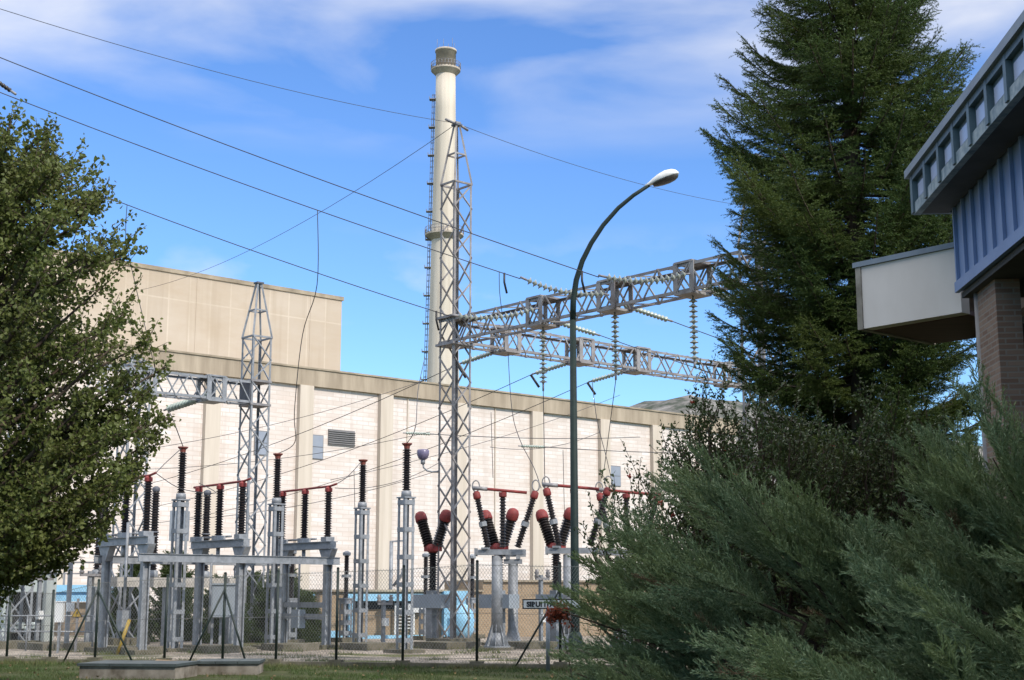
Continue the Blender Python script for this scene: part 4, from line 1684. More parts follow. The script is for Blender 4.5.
# ------------------------------------------------------------------ kiosks, sheds, cabinets
# low tan brick outbuilding with pale blue frames, along the hall
ob0 = gnd(282, 51.5)
ob = thing('outbuilding', 'low tan brick outbuilding with pale blue door frames in front of the hall', 'building', ob0, ANG_U * 0.55)
b = MB()
b.bx(0, 8.0, 0.6, 5, 0, 1.72)
b.bx(8.003, 17.5, 0.62, 5, 0, 2.1)
b.build('wall', M['tanbrick'], ob)
b = MB()
b.bx(-0.15, 7.99, 0.45, 5.1, 1.723, 1.80)
b.bx(7.994, 17.65, 0.5, 5.1, 2.103, 2.18)
b.build('roof', M['coping'], ob)
b = MB()
for (x0, x1) in ((0.2, 1.1), (2.55, 6.05)):
    b.bx(x0, x0 + 0.16, 0.2, 0.597, 0.0, 1.38)
    b.bx(x1 - 0.16, x1, 0.2, 0.597, 0.0, 1.38)
    b.bx(x0 - 0.1, x1 + 0.1, 0.15, 0.597, 1.38, 1.64)
    b.bx(x0 + 0.16, x1 - 0.16, 0.2, 0.597, 0.0, 0.12)
b.bx(1.2, 2.45, 0.2, 0.59, 0.05, 0.3)
b.build('door_frame', M['blue'], ob)
b = MB()
b.bx(6.3, 7.3, 0.3, 0.59, 0.05, 1.75)
b.build('door', M['blue'], ob)
b = MB()
b.bx(2.72, 5.88, 0.55, 0.597, 1.08, 1.377)
b.build('lintel_recess', M['void'], ob)
b = MB()
for k in range(7):
    b.bx(4.4, 5.1, 0.36, 0.4, 0.35 + k * 0.12, 0.39 + k * 0.12)
b.bx(4.35, 4.41, 0.36, 0.42, 0.15, 1.3)
b.bx(5.09, 5.15, 0.36, 0.42, 0.15, 1.3)
b.bx(4.85, 5.45, 0.3, 0.5, 0.95, 1.3)
b.build('switch_rack', M['white'], ob)

# oil drum-like dark blue vessel behind the mast foot
dr = thing('storage_tank', 'small blue upright tank seen through the foot of the central mast', 'tank', gnd(462, 51.0))
b = MB()
b.lathe([(0.30, 0.1), (0.42, 0.35), (0.44, 0.7), (0.40, 1.0), (0.18, 1.25), (0.05, 1.3)], (0, 0, 0), ZV, 18)
b.build('shell', M['blue'], dr)
b = MB()
for k in range(3):
    t = 2 * math.pi * k / 3
    b.bar((0.3 * math.cos(t), 0.3 * math.sin(t), 0), (0.3 * math.cos(t), 0.3 * math.sin(t), 0.3), 0.06)
b.build('stand', M['steel_dark'], dr)

# pale green kiosk at left
kq = gnd(-56, 45.5)
ki = thing('transformer_kiosk', 'pale grey-green metal kiosk with an open dark bay under the leafy tree', 'kiosk', kq, math.radians(4))
b = MB()
b.bx(0, 1.9, 0, 2.2, 0.1, 2.35)
b.bx(1.9, 2.86, 0.6, 2.2, 0.1, 1.7)
b.bx(1.9, 2.86, -0.02, 2.2, 1.7, 2.35)
b.build('body', M['pale_green'], ki)
b = MB()
b.bx(-0.08, 2.95, -0.1, 2.3, 2.352, 2.45)
b.build('roof', M['pale_green'], ki)
b = MB()
b.bx(1.93, 2.83, 0.55, 0.597, 0.15, 1.66)
b.build('bay', M['void'], ki)
b = MB()
for k in range(4):
    b.lathe([(0.09, 0.3), (0.16, 0.33), (0.09, 0.4), (0.16, 0.45), (0.09, 0.52)], (2.05 + 0.22 * k, 0.3, 0.1 + 0.12 * (k % 2)), ZV, 10)
b.build('bushing', M['pale_green'], ki)

mc = thing('meter_cabinet', 'small white meter cabinet on a thin post left of the yellow warning triangle', 'cabinet', gnd(57.5, 40))
b = MB()
b.bx(-0.11, 0.11, -0.09, 0.09, 0.85, 1.4)
b.build('body', M['white'], mc)
b = MB()
b.bar((0, 0, 0), (0, 0, 0.85), 0.05)
b.build('post', M['steel'], mc)
b = MB()
b.bx(-0.13, 0.13, -0.11, 0.11, 1.402, 1.43)
b.build('roof', M['white'], mc)

bs_ = thing('blue_roof_shed', 'tan walled shed with two pale blue roof bands behind the left frame', 'shed', gnd(18, 57), math.radians(6))
b = MB()
b.bx(0, 3.2, 0.2, 3, 0, 1.3)
b.build('wall', M['tanbrick'], bs_)
b = MB()
b.bx(-0.15, 3.3, -0.1, 3.1, 1.34, 1.6)
b.bx(-0.05, 3.2, 0.1, 3.0, 1.6, 1.72)
b.bx(-0.15, 3.3, -0.1, 3.1, 1.72, 2.0)
b.build('roof', M['blue'], bs_)
b = MB()
for x in (0.1, 1.6, 3.1):
    b.bar((x, 0.3, 2.0), (x, 0.3, 2.9), 0.07)
b.bar((0.1, 0.3, 2.9), (3.1, 0.3, 2.9), 0.07)
b.bar((0.1, 0.3, 2.45), (3.1, 0.3, 2.45), 0.05)
b.build('railing', M['steel_dark'], bs_)

# warning triangle on a post
wt = thing('warning_sign', 'yellow warning triangle on a plain grey post near the left frame', 'sign', gnd(75, 40.5))
b = MB()
b.bar((0, 0.03, 0), (0, 0.03, 1.5), 0.06)
b.build('post', M['steel_dark'], wt)
zc_ = zat(613, 40.5)
b = MB()
b.prism([(-0.15, 0, zc_ - 0.11), (0.15, 0, zc_ - 0.11), (0, 0, zc_ + 0.15)], (0, -0.012, 0))
tp_ = b.build('plate', M['yellow'], wt)
b = MB()
for (a, c) in (((-0.15, zc_ - 0.11), (0.15, zc_ - 0.11)), ((0.15, zc_ - 0.11), (0, zc_ + 0.15)), ((0, zc_ + 0.15), (-0.15, zc_ - 0.11))):
    b.bar((a[0], -0.02, a[1]), (c[0], -0.02, c[1]), 0.018, 0.014)
b.prism([(0.02, -0.016, zc_ + 0.07), (-0.03, -0.016, zc_ - 0.01), (0.0, -0.016, zc_ - 0.01), (-0.015, -0.016, zc_ - 0.08), (0.04, -0.016, zc_ + 0.02), (0.01, -0.016, zc_ + 0.02)], (0, -0.006, 0))
b.build('emblem', M['black'], tp_)

# yellow guy guard
yg = MB()
a = gnd(117, 39.0)
yg.tube([a, a + Vector((0.27, 0.1, 0.95))], 0.05, 8)
tag(yg.build('guy_guard', M['yellow']), 'leaning yellow tube guard at the foot of the left frame', 'guard')

# grey cabinet on legs
gc = thing('control_cabinet', 'wide grey control cabinet on thin legs behind the strutted fence post', 'cabinet', gnd(223, 43.5), math.radians(10))
zc0, zc1 = zat(617, 43.5), zat(585, 43.5)
b = MB()
b.bx(-0.4, 0.44, -0.25, 0.25, zc0, zc1)
cbd = b.build('body', M['cab_grey'], gc)
b = MB()
b.bx(-0.36, 0.0, -0.265, -0.252, zc0 + 0.05, zc1 - 0.06)
b.bx(0.03, 0.40, -0.265, -0.252, zc0 + 0.05, zc1 - 0.06)
b.build('door', M['cab_grey'], cbd)
b = MB()
b.bx(-0.44, 0.48, -0.3, 0.3, zc1 + 0.002, zc1 + 0.05)
b.build('roof', M['cab_grey'], gc)
for sx in (-0.35, -0.1, 0.38):
    b = MB()
    b.bar((sx, 0, 0), (sx, 0, zc0 - 0.002), 0.08)
    b.build('leg', M['steel'], gc)

# grey box on a post behind the first tall insulator
bxs = thing('control_cabinet', 'grey box cabinet high on a pole behind the tall insulator by the tree', 'cabinet', gnd(175, 46.5))
z0_, z1_ = zat(541, 46.5), zat(511, 46.5)
b = MB()
b.bx(-0.3, 0.26, -0.2, 0.2, z0_, z1_)
b.build('body', M['cab_grey'], bxs)
b = MB()
b.tube([(0, 0, 0), (0, 0, z0_ - 0.002)], 0.1, 10)
b.build('pole', M['steel'], bxs)

# yard light post
yl = thing('yard_light', 'thin grey yard light post before the white wall, between two tall insulators', 'street lamp', gnd(390, 64))
zt_ = zat(541, 64)
b = MB()
b.tube([(0, 0, 0), (0, 0, zt_)], 0.085, 10)
b.build('pole', M['steel'], yl)
b = MB()
b.bar((-0.05, 0, zt_ - 0.03), (0.62, 0, zt_ + 0.02), 0.16, 0.07)
b.build('lamp_head', M['steel'], yl)
b = MB()
b.tube([(0.12, 0, 2.0), (0.5, -0.1, 2.5), (0.6, -0.1, 2.9)], 0.07, 8)
b.build('floodlight', M['steel'], yl)

def pole_gear(label, px, Y, top_py, arm, box_py):
    p = gnd(px, Y)
    t = thing('equipment_pole', label, 'pole', p, ANG_U, 'thin equipment poles behind the fence')
    zt = zat(top_py, Y)
    b = MB()
    b.bar((0, 0, 0), (0, 0, zt), 0.11, 0.11)
    b.build('pole', M['steel'], t)
    if arm:
        b = MB()
        b.bar((-arm, -0.08, zt - 0.12), (arm, -0.08, zt - 0.12), 0.06, 0.08)
        for x in (-arm + 0.05, arm - 0.05):
            b.lathe([(0.05, 0), (0.09, 0.05), (0.05, 0.1), (0.09, 0.15), (0.05, 0.2), (0.06, 0.26)], (x, -0.08, zt - 0.08), ZV, 8)
        b.build('crossarm', M['steel_dark'], t)
    if box_py:
        b = MB()
        z = zat(box_py, Y)
        b.bx(-0.1, 0.1, -0.2, -0.057, z - 0.13, z + 0.13)
        b.build('junction_box', M['white'], t)


pole_gear('thin grey pole with white junction box left of the warning triangle', 66, 42.5, 563, 0.0, 607)
pole_gear('thin grey pole with a crossarm right of the warning triangle', 86, 43.5, 571, 0.35, 0)
pole_gear('thin grey pole with a crossarm under the leafy tree', 36, 44.5, 575, 0.4, 615)
pole_gear('thin grey pole with white box right of the round grey columns', 541, 47.0, 575, 0.3, 618)
pole_gear('thin grey pole between the lone tall insulator and its right neighbour', 383, 48.5, 600, 0.3, 622)
rl0, rl1 = gnd(-40, 42.0), gnd(92, 41.6)
rail = thing('pipe_railing', 'low grey pipe railing under the leafy tree behind the fence', 'railing', rl0)
b = MB()
for h in (0.55, 1.0):
    b.tube([ZV * h, (rl1 - rl0) + ZV * h], 0.025, 6)
b.build('rail', M['steel'], rail)
for k in range(5):
    b = MB()
    q = (rl1 - rl0) * (k / 4)
    b.tube([q, q + ZV * 1.03], 0.028, 6)
    b.build('post', M['steel'], rail)

# manhole plinths with dark covers, and a column
def plinth(label, px, Y, w, dpt, h, rz):
    p = gnd(px, Y)
    t = thing('cable_pit', label, 'plinth', p, rz, 'low concrete cable pits in the grass')
    b = MB()
    b.bx(-w / 2, w / 2, -dpt / 2, dpt / 2, -0.1, h)
    b.build('curb', M['pit'], t)
    b = MB()
    n = 3
    for k in range(n):
        x0 = -w / 2 - 0.04 + (w + 0.08) * k / n
        b.bx(x0 + 0.006, x0 + (w + 0.08) / n - 0.006, -dpt / 2 - 0.05, dpt / 2 + 0.05, h + 0.002, h + 0.055)
    b.build('cover', M['plate_green'], t)
    return t


M['pit'] = mat('stained_pit_concrete', (0.28, 0.25, 0.21), (0.085, 0.07, 0.052), 2.6, 0.95, 0, 0.5, spec=0.1, detail=9)
M['plate_green'] = mat('dark_green_grey_cover', (0.055, 0.068, 0.066), (0.03, 0.038, 0.037), 3, 0.6, 0, 0.2)
plinth('low concrete cable pit with dark cover, the larger one nearest the camera', 139, 28.4, 1.95, 1.2, 0.24, math.radians(-8))
plinth('low concrete cable pit with dark cover, the smaller one farther right', 230, 29.8, 1.25, 1.1, 0.22, math.radians(4))

# loose sandstone block on the grass near the pits
b = MB()
c = gnd(172, 31.2)
vsb = []
for k in range(8):
    sx, sy, sz = (k & 1) * 2 - 1, ((k >> 1) & 1) * 2 - 1, (k >> 2)
    vsb.append(c + Vector((sx * (0.42 + rnd.uniform(-.08, .05)), sy * 0.2, sz * (0.2 + rnd.uniform(-.05, .03)))))
b.add(vsb, [(0, 2, 3, 1), (4, 5, 7, 6), (0, 1, 5, 4), (2, 6, 7, 3), (0, 4, 6, 2), (1, 3, 7, 5)])
M['ochre'] = mat('ochre_stone', (0.30, 0.19, 0.09), (0.16, 0.11, 0.06), 5, 0.95, 0, 0.6)
tag(b.build('stone_block', M['ochre']), 'rough ochre stone block on the kerb behind the larger cable pit', 'stone')
# low concrete foundation slabs in the gravel
fs_spec = [(60, 43, 2.6), (135, 39.6, 1.6), (290, 42, 1.7), (370, 42.6, 1.8), (447, 43.6, 2.0), (530, 43.8, 1.9), (590, 37.5, 1.3), (215, 40.4, 1.4)]
fs_lab = ['under the leafy tree', 'at the covered switch', 'at the right end of the left frame', 'in front of the lone tall insulator', 'at the foot of the central mast', 'right of the flared column', 'around the lamp pole foot', 'by the strutted fence post']
for (px, Y, w), l_ in zip(fs_spec, fs_lab):
    p = gnd(px, Y)
    b = MB()
    b.box(p + ZV * 0.08, U * (w * 0.36), V * (w * 0.36), ZV * 0.12)
    tag(b.build('foundation_slab', M['footing']), 'mossy low concrete foundation slab ' + l_, 'slab', 'foundation slabs in the gravel')

# ------------------------------------------------------------------ house at the right
HC = at(960, 291, 18.0)
hdir = Vector((-0.055, -1, 0)).normalized()        # along the wall, towards the camera
hout = Vector((-1, 0.055, 0)).normalized()         # outwards, to the left
ZC0 = HC.z
ZC1 = zat(206, 18.0)
ZR = zat(167, 18.0)


def hp(s, o, z):
    return Vector((HC.x, HC.y, 0)) + hdir * s + hout * o + ZV * z


house = thing('house', 'dark house with slate blue cladding, window strip and jutting white box', 'building')


def hbox(b, s0, s1, o0, o1, z0, z1):
    c = hp((s0 + s1) / 2, (o0 + o1) / 2, (z0 + z1) / 2)
    b.box(c, hdir * (s1 - s0) / 2, hout * (o1 - o0) / 2, ZV * (z1 - z0) / 2)


HL = 17.0
OV = 0.46
b = MB()
hbox(b, 0, HL, -0.3, 0, ZC0, ZC1)
s = 0.0
while s < HL:
    hbox(b, s, s + 0.05, 0.002, 0.045, ZC0 + 0.12, ZC1)
    s += 0.42
hbox(b, -0.03, HL, 0.002, 0.06, ZC0 - 0.02, ZC0 + 0.118)
b.build('cladding', M['cladding'], house)
b = MB()
hbox(b, 0.02, HL, -9.0, -0.302, ZC0 + 0.05, ZR - 0.05)
b.build('wall', M['render'], house)
b = MB()
hbox(b, -0.25, HL, -9.2, 0.02, ZC1 + 0.002, ZC1 + 0.1)
hbox(b, -0.25, HL, 0.02, OV - 0.02, ZC1 - 0.03, ZC1 + 0.02)
b.build('soffit', M['soffit'], house)
ws_ = -0.25
b = MB()
hbox(b, ws_, HL, OV - 0.06, OV + 0.03, ZC1 - 0.05, ZC1 + 0.1)
b.build('sill_band', M['flaking'], house)
b = MB()
hbox(b, ws_, HL, OV - 0.06, OV + 0.05, ZR - 0.13, ZR - 0.05)
b.build('head_band', M['bluegreen'], house)
b = MB()
hbox(b, ws_ - 0.12, HL, -9.3, OV + 0.10, ZR - 0.048, ZR + 0.06)
b.build('roof', M['roofgrey'], house)
s = ws_
while s < HL:
    b = MB()
    hbox(b, s, s + 0.1, OV - 0.05, OV + 0.055, ZC1 - 0.03, ZR - 0.052)
    b.build('mullion', M['bluegreen'], house)
    b = MB()
    hbox(b, s + 0.102, s + 0.62, OV - 0.04, OV - 0.02, ZC1 + 0.102, ZR - 0.132)
    w = b.build('window', M['bluegreen'], house)
    b = MB()
    hbox(b, s + 0.17, s + 0.57, OV - 0.018, OV - 0.008, ZC1 + 0.15, ZR - 0.2)
    b.build('pane', M['pane'], w)
    s += 0.72
b = MB()
hbox(b, ws_ - 0.08, ws_ - 0.002, -9.2, OV + 0.04, ZC1 - 0.02, ZR - 0.05)
b.build('fascia', M['bluegreen'], house)
# ground floor below the overhang
b = MB()
hbox(b, -3.0, HL, -9, -1.0, 0, ZC0 - 0.1)
b.build('ground_floor_wall', M['housebrick'], house)
b = MB()
hbox(b, 0.0, HL, -9, -0.02, ZC0 - 0.098, ZC0 - 0.022)
b.build('overhang_soffit', M['soffit'], house)
b = MB()
hbox(b, 0.35, 1.15, -0.42, -0.12, 0, ZC0 - 0.1)
b.build('brick_pier', M['housebrick'], house)
b = MB()
b.tube([hp(0.3, -0.16, 0), hp(0.3, -0.16, ZC0 - 0.1)], 0.07, 12)
b.build('downpipe', M['pipe'], house)
b = MB()
hbox(b, -2.8, 6, -0.998, -0.95, 0.3, ZC0 - 0.25)
gw = b.build('window', M['soffit'], house)
b = MB()
hbox(b, -2.7, 0.5, -0.948, -0.94, 0.4, ZC0 - 0.35)
hbox(b, 0.6, 3.2, -0.948, -0.94, 0.4, ZC0 - 0.35)
hbox(b, 3.3, 5.9, -0.948, -0.94, 0.4, ZC0 - 0.35)
b.build('pane', M['darkpane'], gw)
b = MB()
hbox(b, 0.9, 0.95, -0.60, -0.54, 0, ZC0 - 0.1)
b.build('frame_post', M['pipe'], house)
# jutting white rendered box on the corner
k_ = -V.copy()                                     # along its face, to the left
R0 = Vector((HC.x, HC.y, 0)) + Vector((0.08, 0.22, 0))
nb = Vector((k_.y, -k_.x, 0))
if nb.y < 0:
    nb = -nb
zb0, zb1 = zat(312, 18.2), zat(247, 18.2)
# length so that its left end falls where the photograph has it
Lb = 0.1
while True:
    q = R0 + k_ * Lb
    rel = q + ZV * 6 - Vector((0, 0, EYE))
    if 512 + F * rel.x / (rel.y * CP + rel.z * SP) < 862:
        break
    Lb += 0.01
b = MB()
c = R0 + k_ * (Lb / 2) + nb * 0.12 + ZV * (zb0 + zb1) / 2
b.box(R0 + k_ * (Lb / 2) + nb * 0.1 + ZV * (zb0 + zb1) / 2, k_ * (Lb / 2), nb * 0.1, ZV * (zb1 - zb0) / 2)
b.build('render_panel', M['render'], house)
b = MB()
b.box(R0 + k_ * (Lb + 0.045) + nb * 0.9 + ZV * ((zb0 + zb1) / 2 - 0.0), k_ * 0.043, nb * 0.92, ZV * ((zb1 - zb0) / 2 + 0.01))
b.build('end_panel', M['renderedge'], house)
b = MB()
b.box(R0 + k_ * (Lb / 2 + 0.03) + nb * 0.88 + ZV * (zb1 + 0.04), k_ * (Lb / 2 + 0.09), nb * 0.92, ZV * 0.036)
b.build('box_coping', M['roofgrey'], house)
b = MB()
b.box(R0 + k_ * (Lb / 2 - 0.02) + nb * 1.0 + ZV * (zb0 + 0.02), k_ * (Lb / 2 - 0.02), nb * 0.79, ZV * 0.03)
b.build('timber_soffit', M['woodsoffit'], house)
b = MB()
b.box(R0 + k_ * (Lb / 2) + nb * 1.75 + ZV * (zb0 + zb1) / 2, k_ * (Lb / 2), nb * 0.04, ZV * (zb1 - zb0) / 2)
b.build('back_panel', M['render'], house)

# ------------------------------------------------------------------ foliage


def np_rand_dirs(n):
    v = rng.normal(size=(n, 3))
    return v / np.linalg.norm(v, axis=1, keepdims=True)


def unit(a):
    return a / np.maximum(np.linalg.norm(a, axis=-1, keepdims=True), 1e-9)


def leaves(pos, dirn, length, width, fold=0.25, shape=0.45):
    """n broad leaves: 6 points, folded along the midrib"""
    n = len(pos)
    d = unit(dirn)
    r = np_rand_dirs(n)
    s = unit(np.cross(d, r))
    nn = np.cross(s, d)
    L = (length * rng.uniform(0.55, 1.3, n))[:, None]
    Wd = (width * rng.uniform(0.75, 1.25, n))[:, None]
    base = pos
    tip = pos + d * L
    m1 = pos + d * L * shape * 0.7
    m2 = pos + d * L * (shape * 0.7 + 0.35)
    v = np.stack([base,
                  m1 + s * Wd * 0.5 + nn * Wd * fold, m2 + s * Wd * 0.36 + nn * Wd * fold,
                  tip,
                  m2 - s * Wd * 0.36 + nn * Wd * fold, m1 - s * Wd * 0.5 + nn * Wd * fold], axis=1)
    i = np.arange(n)[:, None] * 6
    f = np.concatenate([i + np.array([[0, 1, 2, 3]]), i + np.array([[0, 3, 4, 5]])], axis=0)
    return v.reshape(-1, 3), f


def spikes(p0, p1, w):
    """thin triangular needles, two verts at base one at tip"""
    n = len(p0)
    d = unit(p1 - p0)
    s = unit(np.cross(d, np_rand_dirs(n)))
    w = np.broadcast_to(np.asarray(w), (n,))[:, None]
    v = np.stack([p0 - s * w * 0.5, p0 + s * w * 0.5, p1], axis=1)
    f = np.arange(n * 3).reshape(n, 3)
    return v.reshape(-1, 3), f


def join(parts):
    vs, fs, o = [], [], 0
    for v, f in parts:
        vs.append(v)
        fs.append(f + o)
        o += len(v)
    return np.concatenate(vs), np.concatenate(fs)


def limb(b, p0, p1, r0, r1, bend=0.1, n=5, seg=6):
    """bent tapered limb; returns its points"""
    p0, p1 = Vector(p0), Vector(p1)
    L = (p1 - p0).length
    off = Vector((rnd.uniform(-1, 1), rnd.uniform(-1, 1), rnd.uniform(-0.3, 1))) * (bend * L)
    pts, rs = [], []
    for i in range(n + 1):
        t = i / n
        pts.append(p0.lerp(p1, t) + off * (4 * t * (1 - t)) * 0.5)
        rs.append(r0 + (r1 - r0) * t)
    b.tube(pts, rs, seg)
    return pts


# ---- leafy poplar at left, filling an uneven crown
TY = 22.0
env_py = [132, 150, 190, 215, 260, 320, 360, 400, 450, 500, 540, 575, 590]
env_px = [14, 50, 84, 110, 124, 142, 156, 160, 148, 128, 98, 54, 10]
cz = at(-45, 400, TY)
pop = thing('poplar_tree', 'big leafy green tree at the left edge of the picture', 'tree', (cz.x, TY, 0))
base = Vector((cz.x, TY, 0))
tb = MB()
trunk = limb(tb, (0, 0, -0.1), (0.15, 0.1, 7.8), 0.24, 0.05, 0.03, 10, 10)
twp, twd = [], []


def crown_r(z):
    """right-hand half width of the crown at height z, metres from the trunk axis"""
    py = np.interp(z, [zat(p, TY) for p in reversed(env_py)], list(reversed(env_py)))
    px = np.interp(py, env_py, env_px)
    return (px - 512) / F * TY * 0.985 - base.x


def bez(p0, p1, lift, n):
    return [p0.lerp(p1, i / n) + ZV * lift * math.sin(math.pi * i / n) for i in range(n + 1)]


zlo, zhi = zat(582, TY), zat(138, TY)
for k in range(175):
    z1 = zlo + (zhi - zlo) * rnd.random() ** 1.05
    R = float(crown_r(z1)) * rnd.uniform(0.72, 1.0)
    th = rnd.gauss(-0.2, 1.0) if rnd.random() < 0.6 else rnd.uniform(0, 2 * math.pi)
    rr = R * (1.0 if abs(math.cos(th)) > 0.5 else 0.92)
    tip = Vector((rr * math.cos(th), rr * math.sin(th), z1))
    zs = max(1.3, z1 - rr * rnd.uniform(0.5, 1.05))
    st = Vector((0.1, 0, min(zs, 7.4)))
    pts = bez(st, tip, 0.15, 6)
    r0 = 0.05 * min(1, rr / 2)
    tb.tube(pts, [r0 * (1 - i / 6.6) + 0.006 for i in range(7)], 5)
    # side shoots with leaves
    L = (tip - st).length
    for j in range(30):
        f = rnd.uniform(0.22, 1.0)
        i = min(5, int(f * 6))
        p = pts[i].lerp(pts[i + 1], f * 6 - i)
        d = (tip - st).normalized()
        dv = (d * rnd.uniform(0.2, 0.9) + Vector((rnd.gauss(0, 1), rnd.gauss(0, 1), rnd.gauss(0.25, 0.8))) * 0.6).normalized()
        l = rnd.uniform(0.25, 0.62) * (1.1 - 0.3 * f)
        q = p + dv * l
        rad = math.hypot(q.x, q.y)
        lim = float(crown_r(q.z)) * rnd.uniform(0.93, 1.13)
        if rad > lim:
            q = Vector((q.x * lim / rad, q.y * lim / rad, q.z))
        tb.tube([p, q], [0.008, 0.004], 3, False)
        for m_ in range(rnd.randint(13, 19)):
            f2 = rnd.uniform(0.15, 1.05)
            twp.append(p.lerp(q, f2))
            twd.append((q - p).normalized())
for k in range(70):
    z1 = zlo + 1.5 + (zhi - zlo - 1.6) * rnd.random() ** 0.7
    th = rnd.uniform(-1.3, 1.3) if k % 3 else rnd.uniform(0, 6.28)
    R = float(crown_r(z1)) * 0.93
    p = Vector((R * math.cos(th), R * math.sin(th), z1))
    q = p + Vector((math.cos(th) * rnd.uniform(0.05, 0.4), math.sin(th) * 0.2, rnd.uniform(0.1, 0.42)))
    tb.tube([p - (q - p) * 0.8, q], [0.009, 0.004], 3, False)
    for m_ in range(24):
        f2 = rnd.uniform(-0.7, 1.03)
        twp.append(p.lerp(q, f2))
        twd.append((q - p).normalized())
twp = np.array([tuple(v) for v in twp])
twd = np.array([tuple(v) for v in twd])
twp += rng.normal(scale=0.045, size=twp.shape)
ld = unit(twd * 0.5 + rng.normal(size=twd.shape) * 0.8 + np.array([0, 0, -0.35]))
v, f = leaves(twp, ld, 0.076, 0.064)
tb.build('trunk', M['bark'], pop)
mesh_np('crown', v, f, M['poplar'], pop)

# ---- spruce


def spruce(name, label, base, H, Rfun, z0, nb_, needle, dens, seed, lean=0.0, group=None, m=None):
    r = random.Random(seed)
    t = thing(name, label, 'tree', base, 0, group)
    tb = MB()
    tb.tube([(0, 0, -0.1), (0.02, 0, H * 0.5), (0, 0, H)], [0.022 * H * 0.75, 0.011 * H * 0.75, 0.01], 8)
    A, B = [], []
    for k in range(nb_):
        u = (k + r.random()) / nb_
        z = z0 + (H - z0 - 0.2) * u
        th = k * 2.39996 + r.uniform(-0.9, 0.9)
        R = Rfun(z, th) * r.uniform(0.78, 1.02)
        if R < 0.08:
            continue
        cd = Vector((math.cos(th), math.sin(th), 0))
        droop = (-0.42 * (1 - u) + 0.25 * u) * r.uniform(0.3, 1.3)
        p0 = Vector((0, 0, z - 0.1 * R))
        n = 7
        pts = []
        up3 = r.uniform(0.15, 0.5)
        for i in range(n + 1):
            s = i / n
            zz = droop * R * math.sin(s * math.pi * 0.62) + up3 * R * s ** 3
            pts.append(p0 + cd * (R * s) + ZV * zz)
        tb.tube(pts, [0.028 * (1 - 0.85 * i / n) * min(1, R / 1.2) + 0.004 for i in range(n + 1)], 4, False)
        nt_ = int(R / 0.045 * dens)
        sd = Vector((-cd.y, cd.x, 0))
        for j in range(nt_):
            s = 0.16 + 0.84 * (j + r.random()) / nt_
            i = min(n - 1, int(s * n))
            p = pts[i].lerp(pts[i + 1], s * n - i)
            tang = (pts[i + 1] - pts[i]).normalized()
            sg = 1 if j % 2 else -1
            l = (0.17 + 0.34 * R * (1 - s) ** 0.8 * (0.35 + s)) * r.uniform(0.7, 1.2)
            l = min(l, 0.62)
            d = (tang * 0.75 + sd * sg * r.uniform(0.5, 0.95) + ZV * r.uniform(-0.45, 0.12)).normalized()
            q = p + d * l - ZV * 0.10 * l
            A.append(p)
            B.append(q)
            ns_ = int(l / 0.05 * dens)
            for w in range(ns_):
                f2 = 0.2 + 0.8 * (w + r.random()) / max(1, ns_)
                pp = p.lerp(q, f2)
                sg2 = 1 if w % 2 else -1
                d2 = (d * 0.8 + (sd if abs(d.dot(sd)) < 0.8 else tang) * sg2 * 0.7 + ZV * r.uniform(-0.5, 0.35)).normalized()
                A.append(pp)
                B.append(pp + d2 * r.uniform(0.07, 0.19))
        A.append(pts[-2])
        B.append(pts[-1] + (pts[-1] - pts[-2]).normalized() * 0.12)
    A = np.array([tuple(x) for x in A])
    B = np.array([tuple(x) for x in B])
    Ls = np.linalg.norm(B - A, axis=1)
    nn = np.maximum(5, (Ls / 0.0088).astype(int))
    idx = np.repeat(np.arange(len(A)), nn)
    fr = rng.random(len(idx))
    p = A[idx] + (B - A)[idx] * fr[:, None]
    ax = unit((B - A)[idx])
    rad = unit(np.cross(ax, np_rand_dirs(len(idx))))
    tipd = unit(ax * 0.75 + rad * 0.85)
    v, f = spikes(p, p + tipd * (needle * rng.uniform(0.7, 1.2, len(idx)))[:, None], needle * 0.32)
    v2, f2 = spikes(A, B, 0.008)
    v, f = join([(v, f), (v2, f2)])
    mesh_np('crown', v, f, m or M['spruce'], t)
    tb.build('trunk', M['bark'], t)
    return t


SPX = at(858, 300, 24.5)
spz = [1.0, 3.0, 5.0, 6.5, 8.0, 9.5, 11.0, 12.2, 14.0, 16.0, 18.0]
spr = [1.7, 2.0, 2.15, 2.5, 2.75, 2.55, 2.0, 1.65, 1.25, 0.75, 0.15]


def spR(z, th):
    R = float(np.interp(z, spz, spr))
    return R * (1 + 0.10 * math.sin(3 * th + z * 1.7) + 0.08 * math.sin(z * 5.1 + th))


spruce('spruce_tree', 'tall dark green spruce rising beside the house, its top out of the picture', (SPX.x, 24.5, 0), 18.2, spR, 0.9, 700, 0.036, 1.0, 3)

# ---- small dark cypresses behind the left frame
for i, (px, Y, H, R, lab) in enumerate(((222, 48.5, 2.3, 0.85, 'dark bushy conifer behind the grey control cabinet'),
                                        (280, 49.0, 2.6, 0.95, 'dark bushy conifer behind the right end of the left frame'),
                                        (172, 50.5, 3.3, 0.8, 'narrow conifer behind the tall insulator nearest the tree'),
                                        (248, 52.5, 2.5, 0.95, 'dark bushy conifer at the foot of the grey lattice portal'),
                                        (128, 49.5, 2.9, 0.75, 'dark bushy conifer behind the low concrete beam'),
                                        (301, 49.4, 1.8, 0.65, 'smallest dark conifer, left of the blue door frames'))):
    g = gnd(px, Y)
    spruce('conifer_bush', lab, (g.x, Y, 0), H, lambda z, th, H=H, R=R: R * max(0.0, 1 - (z / H) ** 1.8) ** 0.7 * (1 + 0.15 * math.sin(3 * th + z * 3)), 0.05, 190, 0.07, 0.8, 40 + i, 0, 'conifers behind the left frame', M['cypress'])


